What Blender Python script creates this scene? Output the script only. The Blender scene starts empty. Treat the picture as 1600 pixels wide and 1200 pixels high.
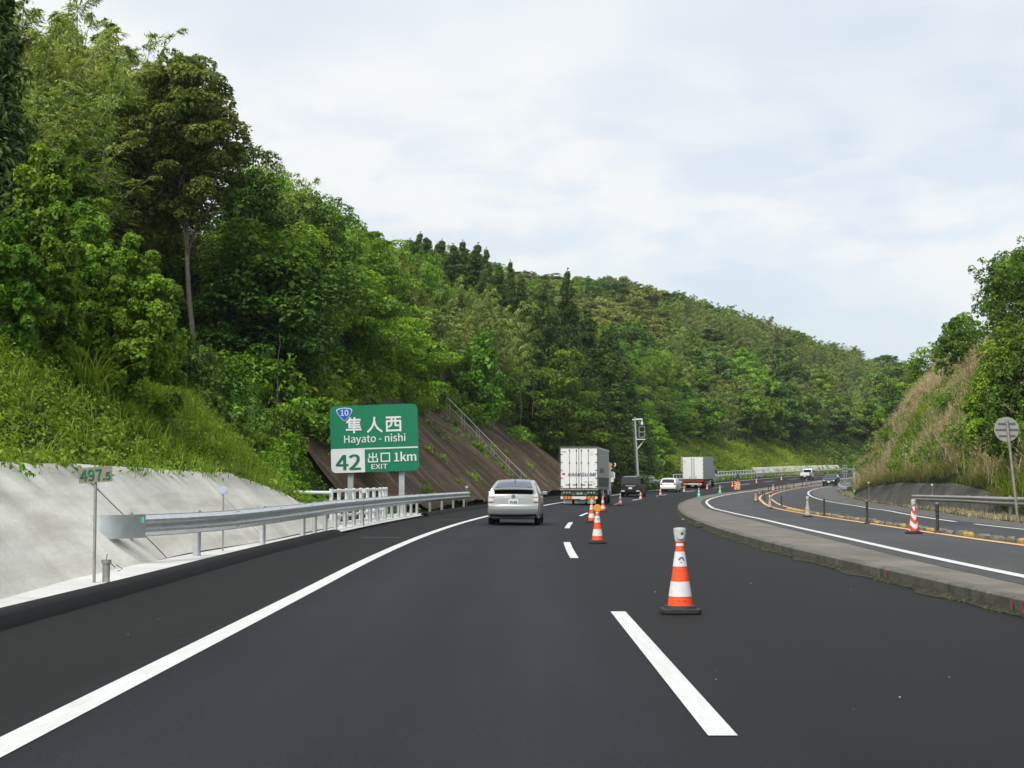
import bpy, math, random
import numpy as np
from mathutils import Vector, Matrix

# ------------------------------------------------------------------ camera, sky, sun, exposure
scn = bpy.context.scene
FPX = 2412.0                       # focal length in pixels of the 1600 px wide photograph
PITCH = math.atan(160 / FPX)
CAMH = 1.3
cam_d = bpy.data.cameras.new('camera')
cam_d.sensor_width = 36.0
cam_d.lens = FPX / 1600 * 36.0
cam_d.clip_start = 0.1
cam_d.clip_end = 6000
cam = bpy.data.objects.new('camera', cam_d)
scn.collection.objects.link(cam)
cam.location = (0, 0, CAMH)
cam.rotation_euler = (math.pi / 2 + PITCH, 0, 0)
scn.camera = cam

SUN_EL, SUN_AZ = math.radians(50), math.radians(212)      # azimuth clockwise from +Y: behind and left of the camera
sun_d = bpy.data.lights.new('sun', 'SUN')
sun_d.energy = 2.2
sun_d.angle = math.radians(24)
sun_d.color = (1.0, 0.96, 0.9)
sun = bpy.data.objects.new('sun', sun_d)
scn.collection.objects.link(sun)
sdir = Vector((math.sin(SUN_AZ) * math.cos(SUN_EL), math.cos(SUN_AZ) * math.cos(SUN_EL), math.sin(SUN_EL)))
sun.rotation_euler = sdir.to_track_quat('Z', 'Y').to_euler()

world = bpy.data.worlds.new('World')
scn.world = world
world.use_nodes = True
wn, wl = world.node_tree.nodes, world.node_tree.links
wn.clear()
w_out = wn.new('ShaderNodeOutputWorld')
w_bg = wn.new('ShaderNodeBackground')
w_bg.inputs['Strength'].default_value = 0.1
w_sky = wn.new('ShaderNodeTexSky')
w_sky.sky_type = 'NISHITA'
w_sky.sun_disc = False
w_sky.sun_elevation = SUN_EL
w_sky.sun_rotation = SUN_AZ
w_sky.dust_density = 2.0
w_tc = wn.new('ShaderNodeTexCoord')


def wnode(t, **kw):
    n = wn.new(t)
    for k, v in kw.items():
        setattr(n, k, v)
    return n


def wnoise(scale, detail, rough, sx, sy, sz, loc=(0, 0, 0), dist=0.0):
    m = wnode('ShaderNodeMapping')
    m.inputs['Scale'].default_value = (sx, sy, sz)
    m.inputs['Location'].default_value = loc
    m.inputs['Rotation'].default_value = (0, math.radians(0), 0)
    wl.new(w_tc.outputs['Generated'], m.inputs['Vector'])
    n = wnode('ShaderNodeTexNoise')
    n.inputs['Scale'].default_value = scale
    n.inputs['Detail'].default_value = detail
    n.inputs['Roughness'].default_value = rough
    n.inputs['Distortion'].default_value = dist
    wl.new(m.outputs['Vector'], n.inputs['Vector'])
    return n.outputs['Fac']


def wramp(src, p0, c0, p1, c1):
    r = wnode('ShaderNodeValToRGB')
    r.color_ramp.elements[0].position, r.color_ramp.elements[0].color = p0, (*c0, 1)
    r.color_ramp.elements[1].position, r.color_ramp.elements[1].color = p1, (*c1, 1)
    wl.new(src, r.inputs['Fac'])
    return r.outputs['Color']


# veil of thin cloud: broad white sheet, a lumpy band low down, and thin places where the blue of the sky shows through
veil = wnoise(2.6, 3, 0.45, 1, 1, 2.0, (5.84, 3.43, 5.67))
lumps = wnoise(13, 6, 0.55, 1, 1, 2.6, (0.2, 0.4, 0.1), 0.3)
thick = wramp(veil, 0.36, (0.72, 0.72, 0.72), 0.60, (1, 1, 1))
lumpy = wramp(lumps, 0.40, (0.62, 0.62, 0.62), 0.57, (1, 1, 1))
sepw = wnode('ShaderNodeSeparateXYZ')
wl.new(w_tc.outputs['Generated'], sepw.inputs[0])
low = wramp(sepw.outputs['Z'], 0.15, (1, 1, 1), 0.30, (0, 0, 0))
lm = wnode('ShaderNodeMix', data_type='RGBA')
wl.new(low, lm.inputs['Factor'])
lm.inputs['A'].default_value = (1, 1, 1, 1)
wl.new(lumpy, lm.inputs['B'])
cov = wnode('ShaderNodeMix', data_type='RGBA', blend_type='MULTIPLY')
cov.inputs['Factor'].default_value = 1
wl.new(thick, cov.inputs['A'])
wl.new(lm.outputs['Result'], cov.inputs['B'])
white = wramp(veil, 0.37, (4.55, 5.1, 5.5), 0.60, (5.65, 5.8, 5.88))
mixn = wnode('ShaderNodeMix', data_type='RGBA')
wl.new(cov.outputs['Result'], mixn.inputs['Factor'])
wl.new(w_sky.outputs['Color'], mixn.inputs['A'])
wl.new(white, mixn.inputs['B'])
wl.new(mixn.outputs['Result'], w_bg.inputs['Color'])
wl.new(w_bg.outputs['Background'], w_out.inputs['Surface'])

scn.view_settings.view_transform = 'Standard'
scn.view_settings.look = 'None'
scn.view_settings.exposure = 0.74
scn.view_settings.gamma = 1.0
scn.cycles.max_bounces = 6
scn.cycles.diffuse_bounces = 3
scn.cycles.glossy_bounces = 3
scn.cycles.transmission_bounces = 4
scn.cycles.transparent_max_bounces = 4
scn.cycles.use_denoising = True
scn.cycles.denoiser = 'OPENIMAGEDENOISE'
scn.cycles.denoising_prefilter = 'ACCURATE'
scn.cycles.denoising_input_passes = 'RGB_ALBEDO_NORMAL'
scn.cycles.sample_clamp_indirect = 8

# ------------------------------------------------------------------ the lie of the road
R0, S0, X0 = 560.0, 22.0, 1.1       # the lane line runs straight to S0, then bends right


def so(x, y):
    if y < S0:
        return y, x - X0
    cx = X0 + R0
    return S0 + R0 * math.atan2(y - S0, cx - x), R0 - math.hypot(cx - x, y - S0)


def XY(s, o):
    if s < S0:
        return X0 + o, s
    a = (s - S0) / R0
    return X0 + R0 - (R0 - o) * math.cos(a), S0 + (R0 - o) * math.sin(a)


def heading(s):
    return -max(0.0, (s - S0) / R0)


def prof(s):
    t = s - 100
    return 0.0 if t <= 0 else (0.021 / 160 * t * t if t < 80 else 0.021 * (t - 40))


def surf(s, o):
    e = 0.04 * min(1.0, max(0.0, (s - 20) / 80))
    return prof(s) - e * min(6.0, max(-8.0, o))


def ground_at(px, py, zo=0.0):
    """The place on the road surface (raised by zo) seen at a pixel of the photograph: (s, o)."""
    u = 600 - py
    dx, dy, dz = px - 800, FPX * math.cos(PITCH) - u * math.sin(PITCH), FPX * math.sin(PITCH) + u * math.cos(PITCH)
    f = lambda Y: CAMH + dz / dy * Y - surf(*so(dx / dy * Y, Y)) - zo
    lo = hi = 3.0
    while hi < 700 and f(hi) > 0:
        lo, hi = hi, hi + 1
    for _ in range(30):
        m = (lo + hi) / 2
        if f(m) > 0:
            lo = m
        else:
            hi = m
    return so(dx / dy * lo, lo)


def pix(x, y, z):
    z -= CAMH
    yy = y * math.cos(PITCH) + z * math.sin(PITCH)
    return 800 + FPX * x / yy, 600 - FPX * (-y * math.sin(PITCH) + z * math.cos(PITCH)) / yy


def table(pairs, sig=5.0):
    xs = np.arange(-20, 720, 1.0)
    v = np.interp(xs, [p[0] for p in pairs], [p[1] for p in pairs])
    k = np.exp(-0.5 * (np.arange(-20, 21) / sig) ** 2)
    k /= k.sum()
    v = np.convolve(np.pad(v, 20, mode='edge'), k, 'valid')
    return lambda s: float(np.interp(s, xs, v))


lane = table([(0, 0), (90, 0), (105, -.5), (129, -1.25), (150, -1.6), (166, -1.7), (190, -1.5), (217, -1.8), (240, -2.6), (262, -3.5), (300, -4.2), (700, -4.2)])
kerb_o = table([(0, 4.0), (20, 4.05), (35, 4.22), (56, 4.55), (78, 4.6), (97, 4.27), (115, 3.55), (134, 2.86), (152, 2.6), (165, 2.8), (185, 4.0), (215, 3.6), (240, 2.8), (262, 1.9), (300, 1.2), (700, 1.2)])
opp1_o = table([(-10, 3.9 + .9), (19, 5.26), (29, 6.05), (39, 6.65), (60, 7.35), (82, 7.1), (112, 5.9), (127, 4.9), (141, 4.25), (156, 4.0), (172, 4.25), (187, 5.2), (206, 5.6), (240, 4.3), (262, 3.3), (300, 2.6), (700, 2.6)])
orange_o = table([(0, 8.0), (31, 9.03), (44, 9.75), (56, 10.25), (75, 10.52), (101, 10.4), (130, 9.4), (148, 8.2), (164, 7.25), (179, 6.8), (199, 6.9), (217, 7.4), (240, 6.6), (300, 5), (700, 5)])
right_o = table([(0, 12.3), (44, 12.9), (51, 13.3), (89, 16.2), (110, 16.3), (122, 15.6), (143, 13.8), (167, 11.7), (179, 10.8), (195, 10.2), (206, 10.6), (240, 9.8), (300, 8.4), (700, 8)])
rside_o = table([(0, 13.9), (40, 14.6), (51, 15.0), (66, 16.2), (89, 18.4), (114, 18.8), (126, 18.2), (155, 15.9), (179, 13.7), (195, 12.4), (220, 12.2), (300, 10.5), (700, 10)])
OPPZ = 0.15


def rd(s, o, z=0.0):
    x, y = XY(s, o)
    return (x, y, surf(s, o) + z)


# ------------------------------------------------------------------ materials
MATS = {}


def mat(name, col, rough=0.6, metal=0.0, var=0.15, vscale=8.0, bump=0.0, bscale=60.0, spec=0.5, coat=0.0, emit=None):
    """A painted or plain surface with procedural wear: large-scale tone change, fine speckle and optional bump."""
    if name in MATS:
        return MATS[name]
    m = bpy.data.materials.new(name)
    m.use_nodes = True
    n, l = m.node_tree.nodes, m.node_tree.links
    b = n['Principled BSDF']
    b.inputs['Roughness'].default_value = rough
    b.inputs['Metallic'].default_value = metal
    b.inputs['Specular IOR Level'].default_value = spec
    b.inputs['Coat Weight'].default_value = coat
    tc = n.new('ShaderNodeTexCoord')
    nz = n.new('ShaderNodeTexNoise')
    nz.inputs['Scale'].default_value = vscale
    nz.inputs['Detail'].default_value = 6
    nz.inputs['Roughness'].default_value = 0.65
    l.new(tc.outputs['Object'], nz.inputs['Vector'])
    r = n.new('ShaderNodeValToRGB')
    r.color_ramp.elements[0].position = 0.3
    r.color_ramp.elements[1].position = 0.7
    r.color_ramp.elements[0].color = (*[c * (1 - var) for c in col], 1)
    r.color_ramp.elements[1].color = (*[min(1, c * (1 + var)) for c in col], 1)
    l.new(nz.outputs['Fac'], r.inputs['Fac'])
    l.new(r.outputs['Color'], b.inputs['Base Color'])
    if bump:
        n2 = n.new('ShaderNodeTexNoise')
        n2.inputs['Scale'].default_value = bscale
        n2.inputs['Detail'].default_value = 4
        l.new(tc.outputs['Object'], n2.inputs['Vector'])
        bp = n.new('ShaderNodeBump')
        bp.inputs['Strength'].default_value = bump
        bp.inputs['Distance'].default_value = 0.02
        l.new(n2.outputs['Fac'], bp.inputs['Height'])
        l.new(bp.outputs['Normal'], b.inputs['Normal'])
    if emit:
        b.inputs['Emission Color'].default_value = (*emit[0], 1)
        b.inputs['Emission Strength'].default_value = emit[1]
    MATS[name] = m
    return m


class NT:
    """Short-hand for building a material's node tree."""

    def __init__(self, name):
        self.m = bpy.data.materials.new(name)
        self.m.use_nodes = True
        self.n, self.l = self.m.node_tree.nodes, self.m.node_tree.links
        self.b = self.n['Principled BSDF']

    def add(self, t, **kw):
        nd = self.n.new(t)
        for k, v in kw.items():
            setattr(nd, k, v)
        return nd

    def noise(self, vec, scale, detail=5, rough=0.6, stretch=None):
        if stretch:
            mp = self.add('ShaderNodeMapping')
            mp.inputs['Scale'].default_value = stretch
            self.l.new(vec, mp.inputs['Vector'])
            vec = mp.outputs['Vector']
        nz = self.add('ShaderNodeTexNoise')
        nz.inputs['Scale'].default_value = scale
        nz.inputs['Detail'].default_value = detail
        nz.inputs['Roughness'].default_value = rough
        self.l.new(vec, nz.inputs['Vector'])
        return nz.outputs['Fac']

    def ramp(self, fac, stops):
        r = self.add('ShaderNodeValToRGB')
        e = r.color_ramp.elements
        while len(e) < len(stops):
            e.new(0.5)
        for k, (p, c) in enumerate(stops):
            e[k].position = p
            e[k].color = (*c, 1) if len(c) == 3 else c
        self.l.new(fac, r.inputs['Fac'])
        return r.outputs['Color']

    def mix(self, fac, a, b, mode='MIX'):
        mx = self.add('ShaderNodeMix', data_type='RGBA', blend_type=mode)
        for key, v in (('Factor', fac), ('A', a), ('B', b)):
            if isinstance(v, (int, float)):
                mx.inputs[key].default_value = v
            elif isinstance(v, tuple):
                mx.inputs[key].default_value = (*v, 1)
            else:
                self.l.new(v, mx.inputs[key])
        return mx.outputs['Result']

    def math(self, op, a, b=0.0):
        mm = self.add('ShaderNodeMath', operation=op)
        for k, v in enumerate((a, b)):
            if isinstance(v, (int, float)):
                mm.inputs[k].default_value = v
            else:
                self.l.new(v, mm.inputs[k])
        return mm.outputs[0]

    def bump(self, height, strength, dist):
        bp = self.add('ShaderNodeBump')
        bp.inputs['Strength'].default_value = strength
        bp.inputs['Distance'].default_value = dist
        self.l.new(height, bp.inputs['Height'])
        self.l.new(bp.outputs['Normal'], self.b.inputs['Normal'])

    def col(self, c):
        self.l.new(c, self.b.inputs['Base Color'])


def asphalt(name, bands, grain=1.0, rough=0.75, specks=(0.10, 0.10, 0.10)):
    """Asphalt; bands are (offset across the road in m, colour) and follow the lanes through the u of the UV map (u = offset, v = along)."""
    t = NT(name)
    uv = t.add('ShaderNodeUVMap').outputs['UV']
    sep = t.add('ShaderNodeSeparateXYZ')
    t.l.new(uv, sep.inputs[0])
    wob = t.noise(uv, 0.25, 3)
    u = t.math('ADD', sep.outputs['X'], t.math('MULTIPLY', t.math('SUBTRACT', wob, 0.5), 0.5))
    lo, hi = bands[0][0], bands[-1][0]
    fac = t.math('DIVIDE', t.math('SUBTRACT', u, lo), hi - lo)
    base = t.ramp(fac, [((o - lo) / (hi - lo), c) for o, c in bands])
    pos = t.add('ShaderNodeNewGeometry').outputs['Position']
    fine = t.math('ADD', t.math('MULTIPLY', t.noise(pos, 110, 3, 0.75), .4), t.math('MULTIPLY', t.noise(pos, 26, 6, 0.85), .6))
    streak = t.noise(uv, 1.1, 6, 0.65, (3.0, 0.10, 1))
    c = t.mix(1.0, base, t.ramp(streak, [(0.3, (.86, .86, .87)), (0.7, (1.16, 1.16, 1.16))]), 'MULTIPLY')
    c = t.mix(1.0, c, t.ramp(fine, [(0.38, (.42, .42, .42)), (0.50, (.95, .95, .95)), (0.62, (1.9, 1.9, 1.9))]), 'MULTIPLY')
    blot = t.noise(uv, .35, 5, .6, (1, .35, 1))
    c = t.mix(1.0, c, t.ramp(blot, [(0.35, (.84, .84, .85)), (0.65, (1.14, 1.14, 1.13))]), 'MULTIPLY')
    sp = t.add('ShaderNodeTexVoronoi')
    sp.inputs['Scale'].default_value = 45
    t.l.new(pos, sp.inputs['Vector'])
    spk = t.ramp(sp.outputs['Distance'], [(0.06, (1, 1, 1)), (0.12, (0, 0, 0))])
    rare = t.ramp(t.noise(pos, 9, 2), [(0.58, (0, 0, 0)), (0.66, (1, 1, 1))])
    c = t.mix(t.mix(1.0, spk, rare, 'MULTIPLY'), c, specks)
    t.col(c)
    t.b.inputs['Roughness'].default_value = rough
    t.b.inputs['Specular IOR Level'].default_value = 0.22
    t.bump(fine, 0.5 * grain, 0.012)
    return t.m


# left shoulder | freshly laid running lane, polish and sheen coloured in a touch paler and bluer | closed lane
M_ROAD = asphalt('dark_asphalt', [(-7, (.0062, .0056, .0058)), (-3.95, (.0068, .0062, .0064)), (-3.5, (.0098, .0116, .0148)), (-2.7, (.0142, .0166, .0212)),
                                  (-1.8, (.0100, .0119, .0154)), (-0.9, (.0142, .0167, .0213)), (-0.2, (.0092, .0105, .0130)), (0.5, (.0068, .0067, .0073)), (3.4, (.0074, .0073, .0077)), (4.6, (.0064, .0063, .0066))])
M_OPP = asphalt('grey_asphalt', [(2, (0.0629, 0.0629, 0.0622)), (8, (0.0592, 0.0607, 0.0622)), (13, (0.0459, 0.0481, 0.0511)), (20, (0.0488, 0.0496, 0.0503))], 0.7)
M_SHOULDER = asphalt('worn_shoulder_asphalt', [(2, (.10, .099, .094)), (20, (.105, .102, .096))], 0.7)


def paint(name, col, thr=0.35):
    t = NT(name)
    pos = t.add('ShaderNodeNewGeometry').outputs['Position']
    wear = t.noise(pos, 14, 8, 0.75)
    big = t.noise(pos, 1.3, 4)
    c = t.ramp(wear, [(thr - .09, (col[0] * .35, col[1] * .35, col[2] * .35)), (thr, tuple(v * .9 for v in col)), (0.75, col)])
    c = t.mix(1.0, c, t.ramp(big, [(0.3, (.88, .88, .87)), (.7, (1, 1, 1))]), 'MULTIPLY')
    uv = t.add('ShaderNodeUVMap').outputs['UV']
    t.col(t.mix(1.0, c, t.ramp(t.noise(uv, 6, 7, .7, (3.5, .22, 1)), [(0.36, (.88, .88, .87)), (.56, (1, 1, 1))]), 'MULTIPLY'))
    t.b.inputs['Roughness'].default_value = 0.6
    t.bump(t.noise(pos, 120, 3), 0.2, 0.01)
    return t.m


M_WHITE_LINE = paint('white_road_paint', (.72, .73, .72), .37)
M_ORANGE_LINE = paint('orange_road_paint', (.80, .46, .20), .38)


def concrete(name, col, dark, moss=0.0, streaks=0.5, joint=0.0):
    t = NT(name)
    pos = t.add('ShaderNodeNewGeometry').outputs['Position']
    uv = t.add('ShaderNodeUVMap').outputs['UV']
    big = t.noise(pos, 0.55, 6, 0.6)
    fine = t.noise(pos, 24, 6, 0.7)
    run = t.noise(uv, 1.2, 6, 0.6, (0.18, 1.7, 1))
    c = t.ramp(big, [(0.3, dark), (0.62, col)])
    c = t.mix(streaks, c, t.mix(1.0, c, t.ramp(run, [(0.32, (.62, .60, .55)), (0.55, (1.06, 1.06, 1.06))]), 'MULTIPLY'))
    c = t.mix(1.0, c, t.ramp(fine, [(0.3, (.82, .82, .81)), (0.7, (1.1, 1.1, 1.1))]), 'MULTIPLY')
    if moss:
        mz = t.ramp(t.noise(pos, 2.2, 8, 0.7), [(0.60 - moss * .25, (0, 0, 0)), (0.78 - moss * .25, (1, 1, 1))])
        c = t.mix(mz, c, (.055, .06, .03))
    t.col(c)
    t.b.inputs['Roughness'].default_value = 0.85
    t.bump(fine, 0.35, 0.02)
    return t.m


M_WALL = concrete('sprayed_concrete', (.72, .70, .635), (.50, .49, .45), 0, .75)
M_APRON = concrete('new_concrete', (.62, .62, .61), (.50, .50, .49), 0, .2)
M_KERB = concrete('old_concrete', (.165, .155, .135), (.085, .08, .068), .55, .5)
M_MEDIAN = concrete('median_concrete', (.20, .18, .15), (.11, .10, .083), .25, .4)
M_DARKWALL = concrete('weathered_concrete', (.085, .08, .07), (.035, .034, .03), .3, .7)
M_FARWALL = concrete('pale_concrete', (.62, .60, .55), (.50, .48, .43), 0, .5)


def rock():
    t = NT('brown_sprayed_slope')
    pos = t.add('ShaderNodeNewGeometry').outputs['Position']
    uv = t.add('ShaderNodeUVMap').outputs['UV']
    big = t.noise(uv, 0.22, 7, 0.62, (1, .55, 1))
    run = t.noise(uv, 0.8, 9, 0.7, (1.0, .10, 1))
    fine = t.noise(pos, 7, 9, 0.75)
    c = t.ramp(big, [(0.3, (.068, .046, .030)), (0.5, (.132, .090, .058)), (0.68, (.215, .15, .10))])
    pale = t.ramp(run, [(0.53, (0, 0, 0)), (0.585, (.62, .62, .62)), (0.66, (.1, .1, .1))])
    c = t.mix(pale, c, (.30, .255, .20))
    blk = t.ramp(t.noise(uv, 0.55, 8, .7, (1, .16, 1)), [(0.52, (0, 0, 0)), (0.62, (1, 1, 1))])
    c = t.mix(t.mix(.7, (0, 0, 0), blk), c, (.026, .023, .02))
    mz = t.ramp(t.noise(pos, .8, 9, .75), [(0.53, (0, 0, 0)), (0.64, (1, 1, 1))])
    c = t.mix(t.mix(.8, (0, 0, 0), mz), c, (.055, .075, .02))
    c = t.mix(1.0, c, t.ramp(fine, [(0.3, (.55, .55, .55)), (0.7, (1.4, 1.38, 1.35))]), 'MULTIPLY')
    t.col(c)
    t.b.inputs['Roughness'].default_value = 0.9
    t.b.inputs['Specular IOR Level'].default_value = 0.2
    t.bump(t.math('ADD', t.math('MULTIPLY', run, 2.0), t.math('ADD', fine, t.math('MULTIPLY', big, 3.0))), 1.0, 0.3)
    return t.m


M_ROCK = rock()


def earth():
    t = NT('leafy_earth')
    pos = t.add('ShaderNodeNewGeometry').outputs['Position']
    a = t.noise(pos, 0.35, 8, 0.65)
    f = t.noise(pos, 3.0, 8, 0.7)
    c = t.ramp(a, [(0.3, (.018, .026, .010)), (0.55, (.035, .058, .014)), (0.75, (.05, .045, .022))])
    t.col(t.mix(1.0, c, t.ramp(f, [(0.3, (.5, .5, .5)), (0.7, (1.4, 1.4, 1.3))]), 'MULTIPLY'))
    t.b.inputs['Roughness'].default_value = 0.95
    t.b.inputs['Specular IOR Level'].default_value = 0.1
    t.bump(f, 1.0, 0.3)
    return t.m


M_EARTH = earth()


def leaf_mat(name, dark, mid, light, trans=0.36, hue=0.014, bright=0.28):
    """Leaf: three greens picked by the leaf's own random tint, shifted a little from plant to plant, partly see-through to light."""
    t = NT(name)
    at = t.add('ShaderNodeAttribute', attribute_name='tint')
    oi = t.add('ShaderNodeObjectInfo')
    c = t.ramp(at.outputs['Fac'], [(0.05, dark), (0.5, mid), (0.95, light)])
    hsv = t.add('ShaderNodeHueSaturation')
    t.l.new(c, hsv.inputs['Color'])
    t.l.new(t.math('ADD', t.math('MULTIPLY', oi.outputs['Random'], hue * 2), 0.5 - hue), hsv.inputs['Hue'])
    r2 = t.math('FRACT', t.math('MULTIPLY', oi.outputs['Random'], 17.31))
    t.l.new(t.math('ADD', t.math('MULTIPLY', r2, bright * 2), 1 - bright), hsv.inputs['Value'])
    t.col(hsv.outputs['Color'])
    t.b.inputs['Roughness'].default_value = 0.5
    t.b.inputs['Specular IOR Level'].default_value = 0.14
    tr = t.add('ShaderNodeBsdfTranslucent')
    warm = t.mix(1.0, hsv.outputs['Color'], (1.25, 1.25, .5), 'MULTIPLY')
    t.l.new(warm, tr.inputs['Color'])
    ms = t.add('ShaderNodeMixShader')
    ms.inputs[0].default_value = trans
    t.l.new(t.b.outputs[0], ms.inputs[1])
    t.l.new(tr.outputs[0], ms.inputs[2])
    t.l.new(ms.outputs[0], t.n['Material Output'].inputs['Surface'])
    return t.m


L_BROAD = leaf_mat('broadleaf_leaves', (0.057, 0.115, 0.017), (0.139, 0.259, 0.026), (0.278, 0.431, 0.048))
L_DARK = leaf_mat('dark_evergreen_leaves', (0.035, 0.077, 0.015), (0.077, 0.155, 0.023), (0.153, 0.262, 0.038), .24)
L_OLIVE = leaf_mat('bronze_green_leaves', (0.079, 0.129, 0.020), (0.173, 0.230, 0.040), (0.315, 0.308, 0.085), .3, .01)
L_BAMBOO = leaf_mat('bamboo_leaves', (0.106, 0.158, 0.037), (0.217, 0.292, 0.072), (0.335, 0.392, 0.121), .34, .012)
L_CEDAR = leaf_mat('cedar_sprays', (0.030, 0.064, 0.015), (0.065, 0.122, 0.022), (0.129, 0.196, 0.037), .18, .012)
L_VINE = leaf_mat('vine_leaves', (0.058, 0.133, 0.015), (0.135, 0.272, 0.026), (0.257, 0.446, 0.050), .34)
L_GRASS = leaf_mat('bank_grass', (0.095, 0.163, 0.019), (0.203, 0.312, 0.031), (0.338, 0.468, 0.060), .34)
L_DRY = leaf_mat('dry_pampas_grass', (0.304, 0.249, 0.134), (0.529, 0.440, 0.267), (0.769, 0.656, 0.461), .28, .008)
L_SPRING = leaf_mat('fresh_light_leaves', (0.079, 0.166, 0.015), (0.184, 0.321, 0.029), (0.315, 0.475, 0.055), .36)
M_BARK = mat('bark', (.085, .07, .055), .9, var=.4, vscale=6, bump=.8, bscale=20)
M_PALEBARK = mat('pale_bark', (.15, .13, .105), .9, var=.45, vscale=5, bump=.8, bscale=16)
M_CULM = mat('bamboo_culm', (.16, .19, .07), .5, var=.3, vscale=3)

M_GALV = mat('galvanised_steel', (.60, .63, .645), .40, .65, .14, 5, .1, 40)
M_OLDGALV = mat('weathered_steel', (.34, .33, .31), .6, .5, .25, 4, .15, 30)
M_WPIPE = mat('white_pipe_paint', (.72, .74, .74), .45, 0, .06, 6)
M_POST = mat('grey_post', (.45, .48, .49), .5, .4, .12, 5)
M_SGREEN = mat('sign_green', (.0, .185, .085), .45, 0, .05, 2)
M_SWHITE = mat('sign_white', (.72, .74, .74), .45, 0, .04, 3)
M_SBLUE = mat('sign_blue', (.005, .11, .52), .45, 0, .05, 4)
M_ORANGE = mat('cone_orange', (.92, .085, .015), .55, 0, .12, 14)
M_CWHITE = mat('cone_white_sleeve', (.70, .69, .69), .5, 0, .09, 22)
M_CRED = mat('cone_red', (.62, .055, .035), .55, 0, .16, 12)
M_FADED = mat('cone_faded_orange', (.42, .27, .20), .8, 0, .3, 10)
M_FWHITE = mat('cone_dirty_white', (.42, .38, .34), .8, 0, .3, 10)
M_RUBBER = mat('black_rubber', (.022, .022, .024), .7, 0, .3, 10, .2, 50)
M_BROWNRUB = mat('dirty_rubber', (.05, .04, .032), .8, 0, .35, 10)
M_LANTERN = mat('grey_lantern_lens', (.50, .54, .50), .3, 0, .25, 26, spec=.6)
M_AMBER = mat('amber_lens', (.80, .32, .01), .3, 0, .15, 20, spec=.6)
M_CGREEN = mat('green_cone_plastic', (.09, .50, .33), .5, 0, .12, 10)
M_CPALE = mat('pale_green_sleeve', (.55, .72, .62), .5, 0, .1, 10)
M_SILVER = mat('silver_car_paint', (.37, .39, .385), .30, .6, .03, 3, coat=.6)
M_WCAR = mat('white_car_paint', (.76, .77, .76), .3, 0, .03, 3, coat=.6)
M_BLACKCAR = mat('black_car_paint', (.009, .009, .010), .35, 0, .1, 3, spec=.3, coat=.15)
M_NAVY = mat('dark_blue_car_paint', (.012, .017, .026), .35, 0, .1, 3, spec=.35, coat=.2)
M_GLASS = mat('tinted_glass', (.012, .015, .018), .05, 0, .2, 3, spec=.7)
M_SKYGLASS = mat('sky_tinted_rear_glass', (.02, .035, .065), .06, 0, .2, 3, spec=1.0)  # blue of the reflected sky is put into the glass colour
M_SCREEN = mat('clear_windscreen', (.03, .055, .065), .08, 0, .2, 3, spec=.45)
M_BLACKPL = mat('black_plastic', (.016, .016, .017), .6, 0, .2, 6)
M_TYRE = mat('tyre_rubber', (.014, .014, .014), .85, 0, .25, 9)
M_RIM = mat('wheel_rim', (.38, .39, .40), .4, .7, .1, 6)
M_REDLENS = mat('red_lens', (.38, .03, .03), .25, 0, .1, 10, spec=.6)
M_CLEARLENS = mat('clear_lens', (.56, .57, .57), .2, 0, .12, 12, spec=.7)
M_PLATE = mat('white_plate', (.70, .71, .68), .5, 0, .04, 6)
M_GPLATE = mat('green_plate', (.02, .075, .05), .5, 0, .1, 6)
M_TEXTDARK = mat('dark_lettering', (.03, .05, .045), .5, 0, .05, 6)
M_TEXTGREY = mat('blue_grey_lettering', (.16, .18, .22), .5, 0, .05, 6)
M_TEXTBLUE = mat('blue_lettering', (.05, .08, .38), .5, 0, .05, 6)
M_TEXTRED = mat('red_emblem', (.55, .05, .06), .5, 0, .05, 6)
M_TEXTGREEN = mat('green_lettering', (.0, .155, .085), .55, 0, .08, 8)
M_TRUCKW = mat('white_truck_panel', (.82, .83, .81), .45, 0, .05, 1.2)
M_TRUCKG = mat('grey_and_shaded_truck_panel', (.44, .47, .48), .5, .2, .06, 1.5)  # grey lower panels, and white bodywork with its side shade put into the colour
M_TRUCKD = mat('dark_truck_chassis', (.03, .033, .034), .7, 0, .3, 5)
M_RUNNER = mat('truck_rear_frame', (.12, .135, .125), .6, .2, .2, 5)
M_REDCH = mat('red_truck_chassis', (.22, .02, .02), .6, 0, .25, 5)
M_HAZO = mat('hazard_orange', (.85, .33, .02), .45, 0, .05, 8)
M_HAZR = mat('hazard_red', (.35, .03, .025), .45, 0, .05, 8)
M_TAN = mat('aged_sign_board', (.235, .21, .15), .7, 0, .2, 9)
M_SIGNBACK = mat('sign_back_grey', (.36, .36, .34), .6, .3, .12, 5)
M_YELLOW = mat('yellow_block_paint', (.40, .27, .07), .85, 0, .5, 9)
M_BLOCK = mat('dirty_grey_block', (.17, .15, .12), .9, 0, .4, 9, .6, 25)
M_CHORANGE = mat('board_orange', (.90, .36, .02), .5, 0, .06, 8)
M_DKBLUE = mat('dark_blue_panel', (.03, .045, .13), .5, 0, .1, 8)
M_BLUEREF = mat('blue_white_reflector', (.42, .47, .70), .35, 0, .08, 8)
M_REF = mat('white_reflector', (.62, .62, .62), .35, 0, .08, 8)
M_REDMARK = mat('red_brown_stain', (.20, .06, .045), .85, 0, .4, 18)

# ------------------------------------------------------------------ mesh helpers
COL = scn.collection


def tag(o, label=None, cat=None, group=None, kind=None):
    if label:
        o['label'] = label
    if cat:
        o['category'] = cat
    if group:
        o['group'] = group
    if kind:
        o['kind'] = kind
    return o


def empty(name, loc=(0, 0, 0), rz=0.0):
    o = bpy.data.objects.new(name, None)
    COL.objects.link(o)
    o.empty_display_size = 0.2
    o.location = loc
    o.rotation_euler = (0, 0, rz)
    return o


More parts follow.
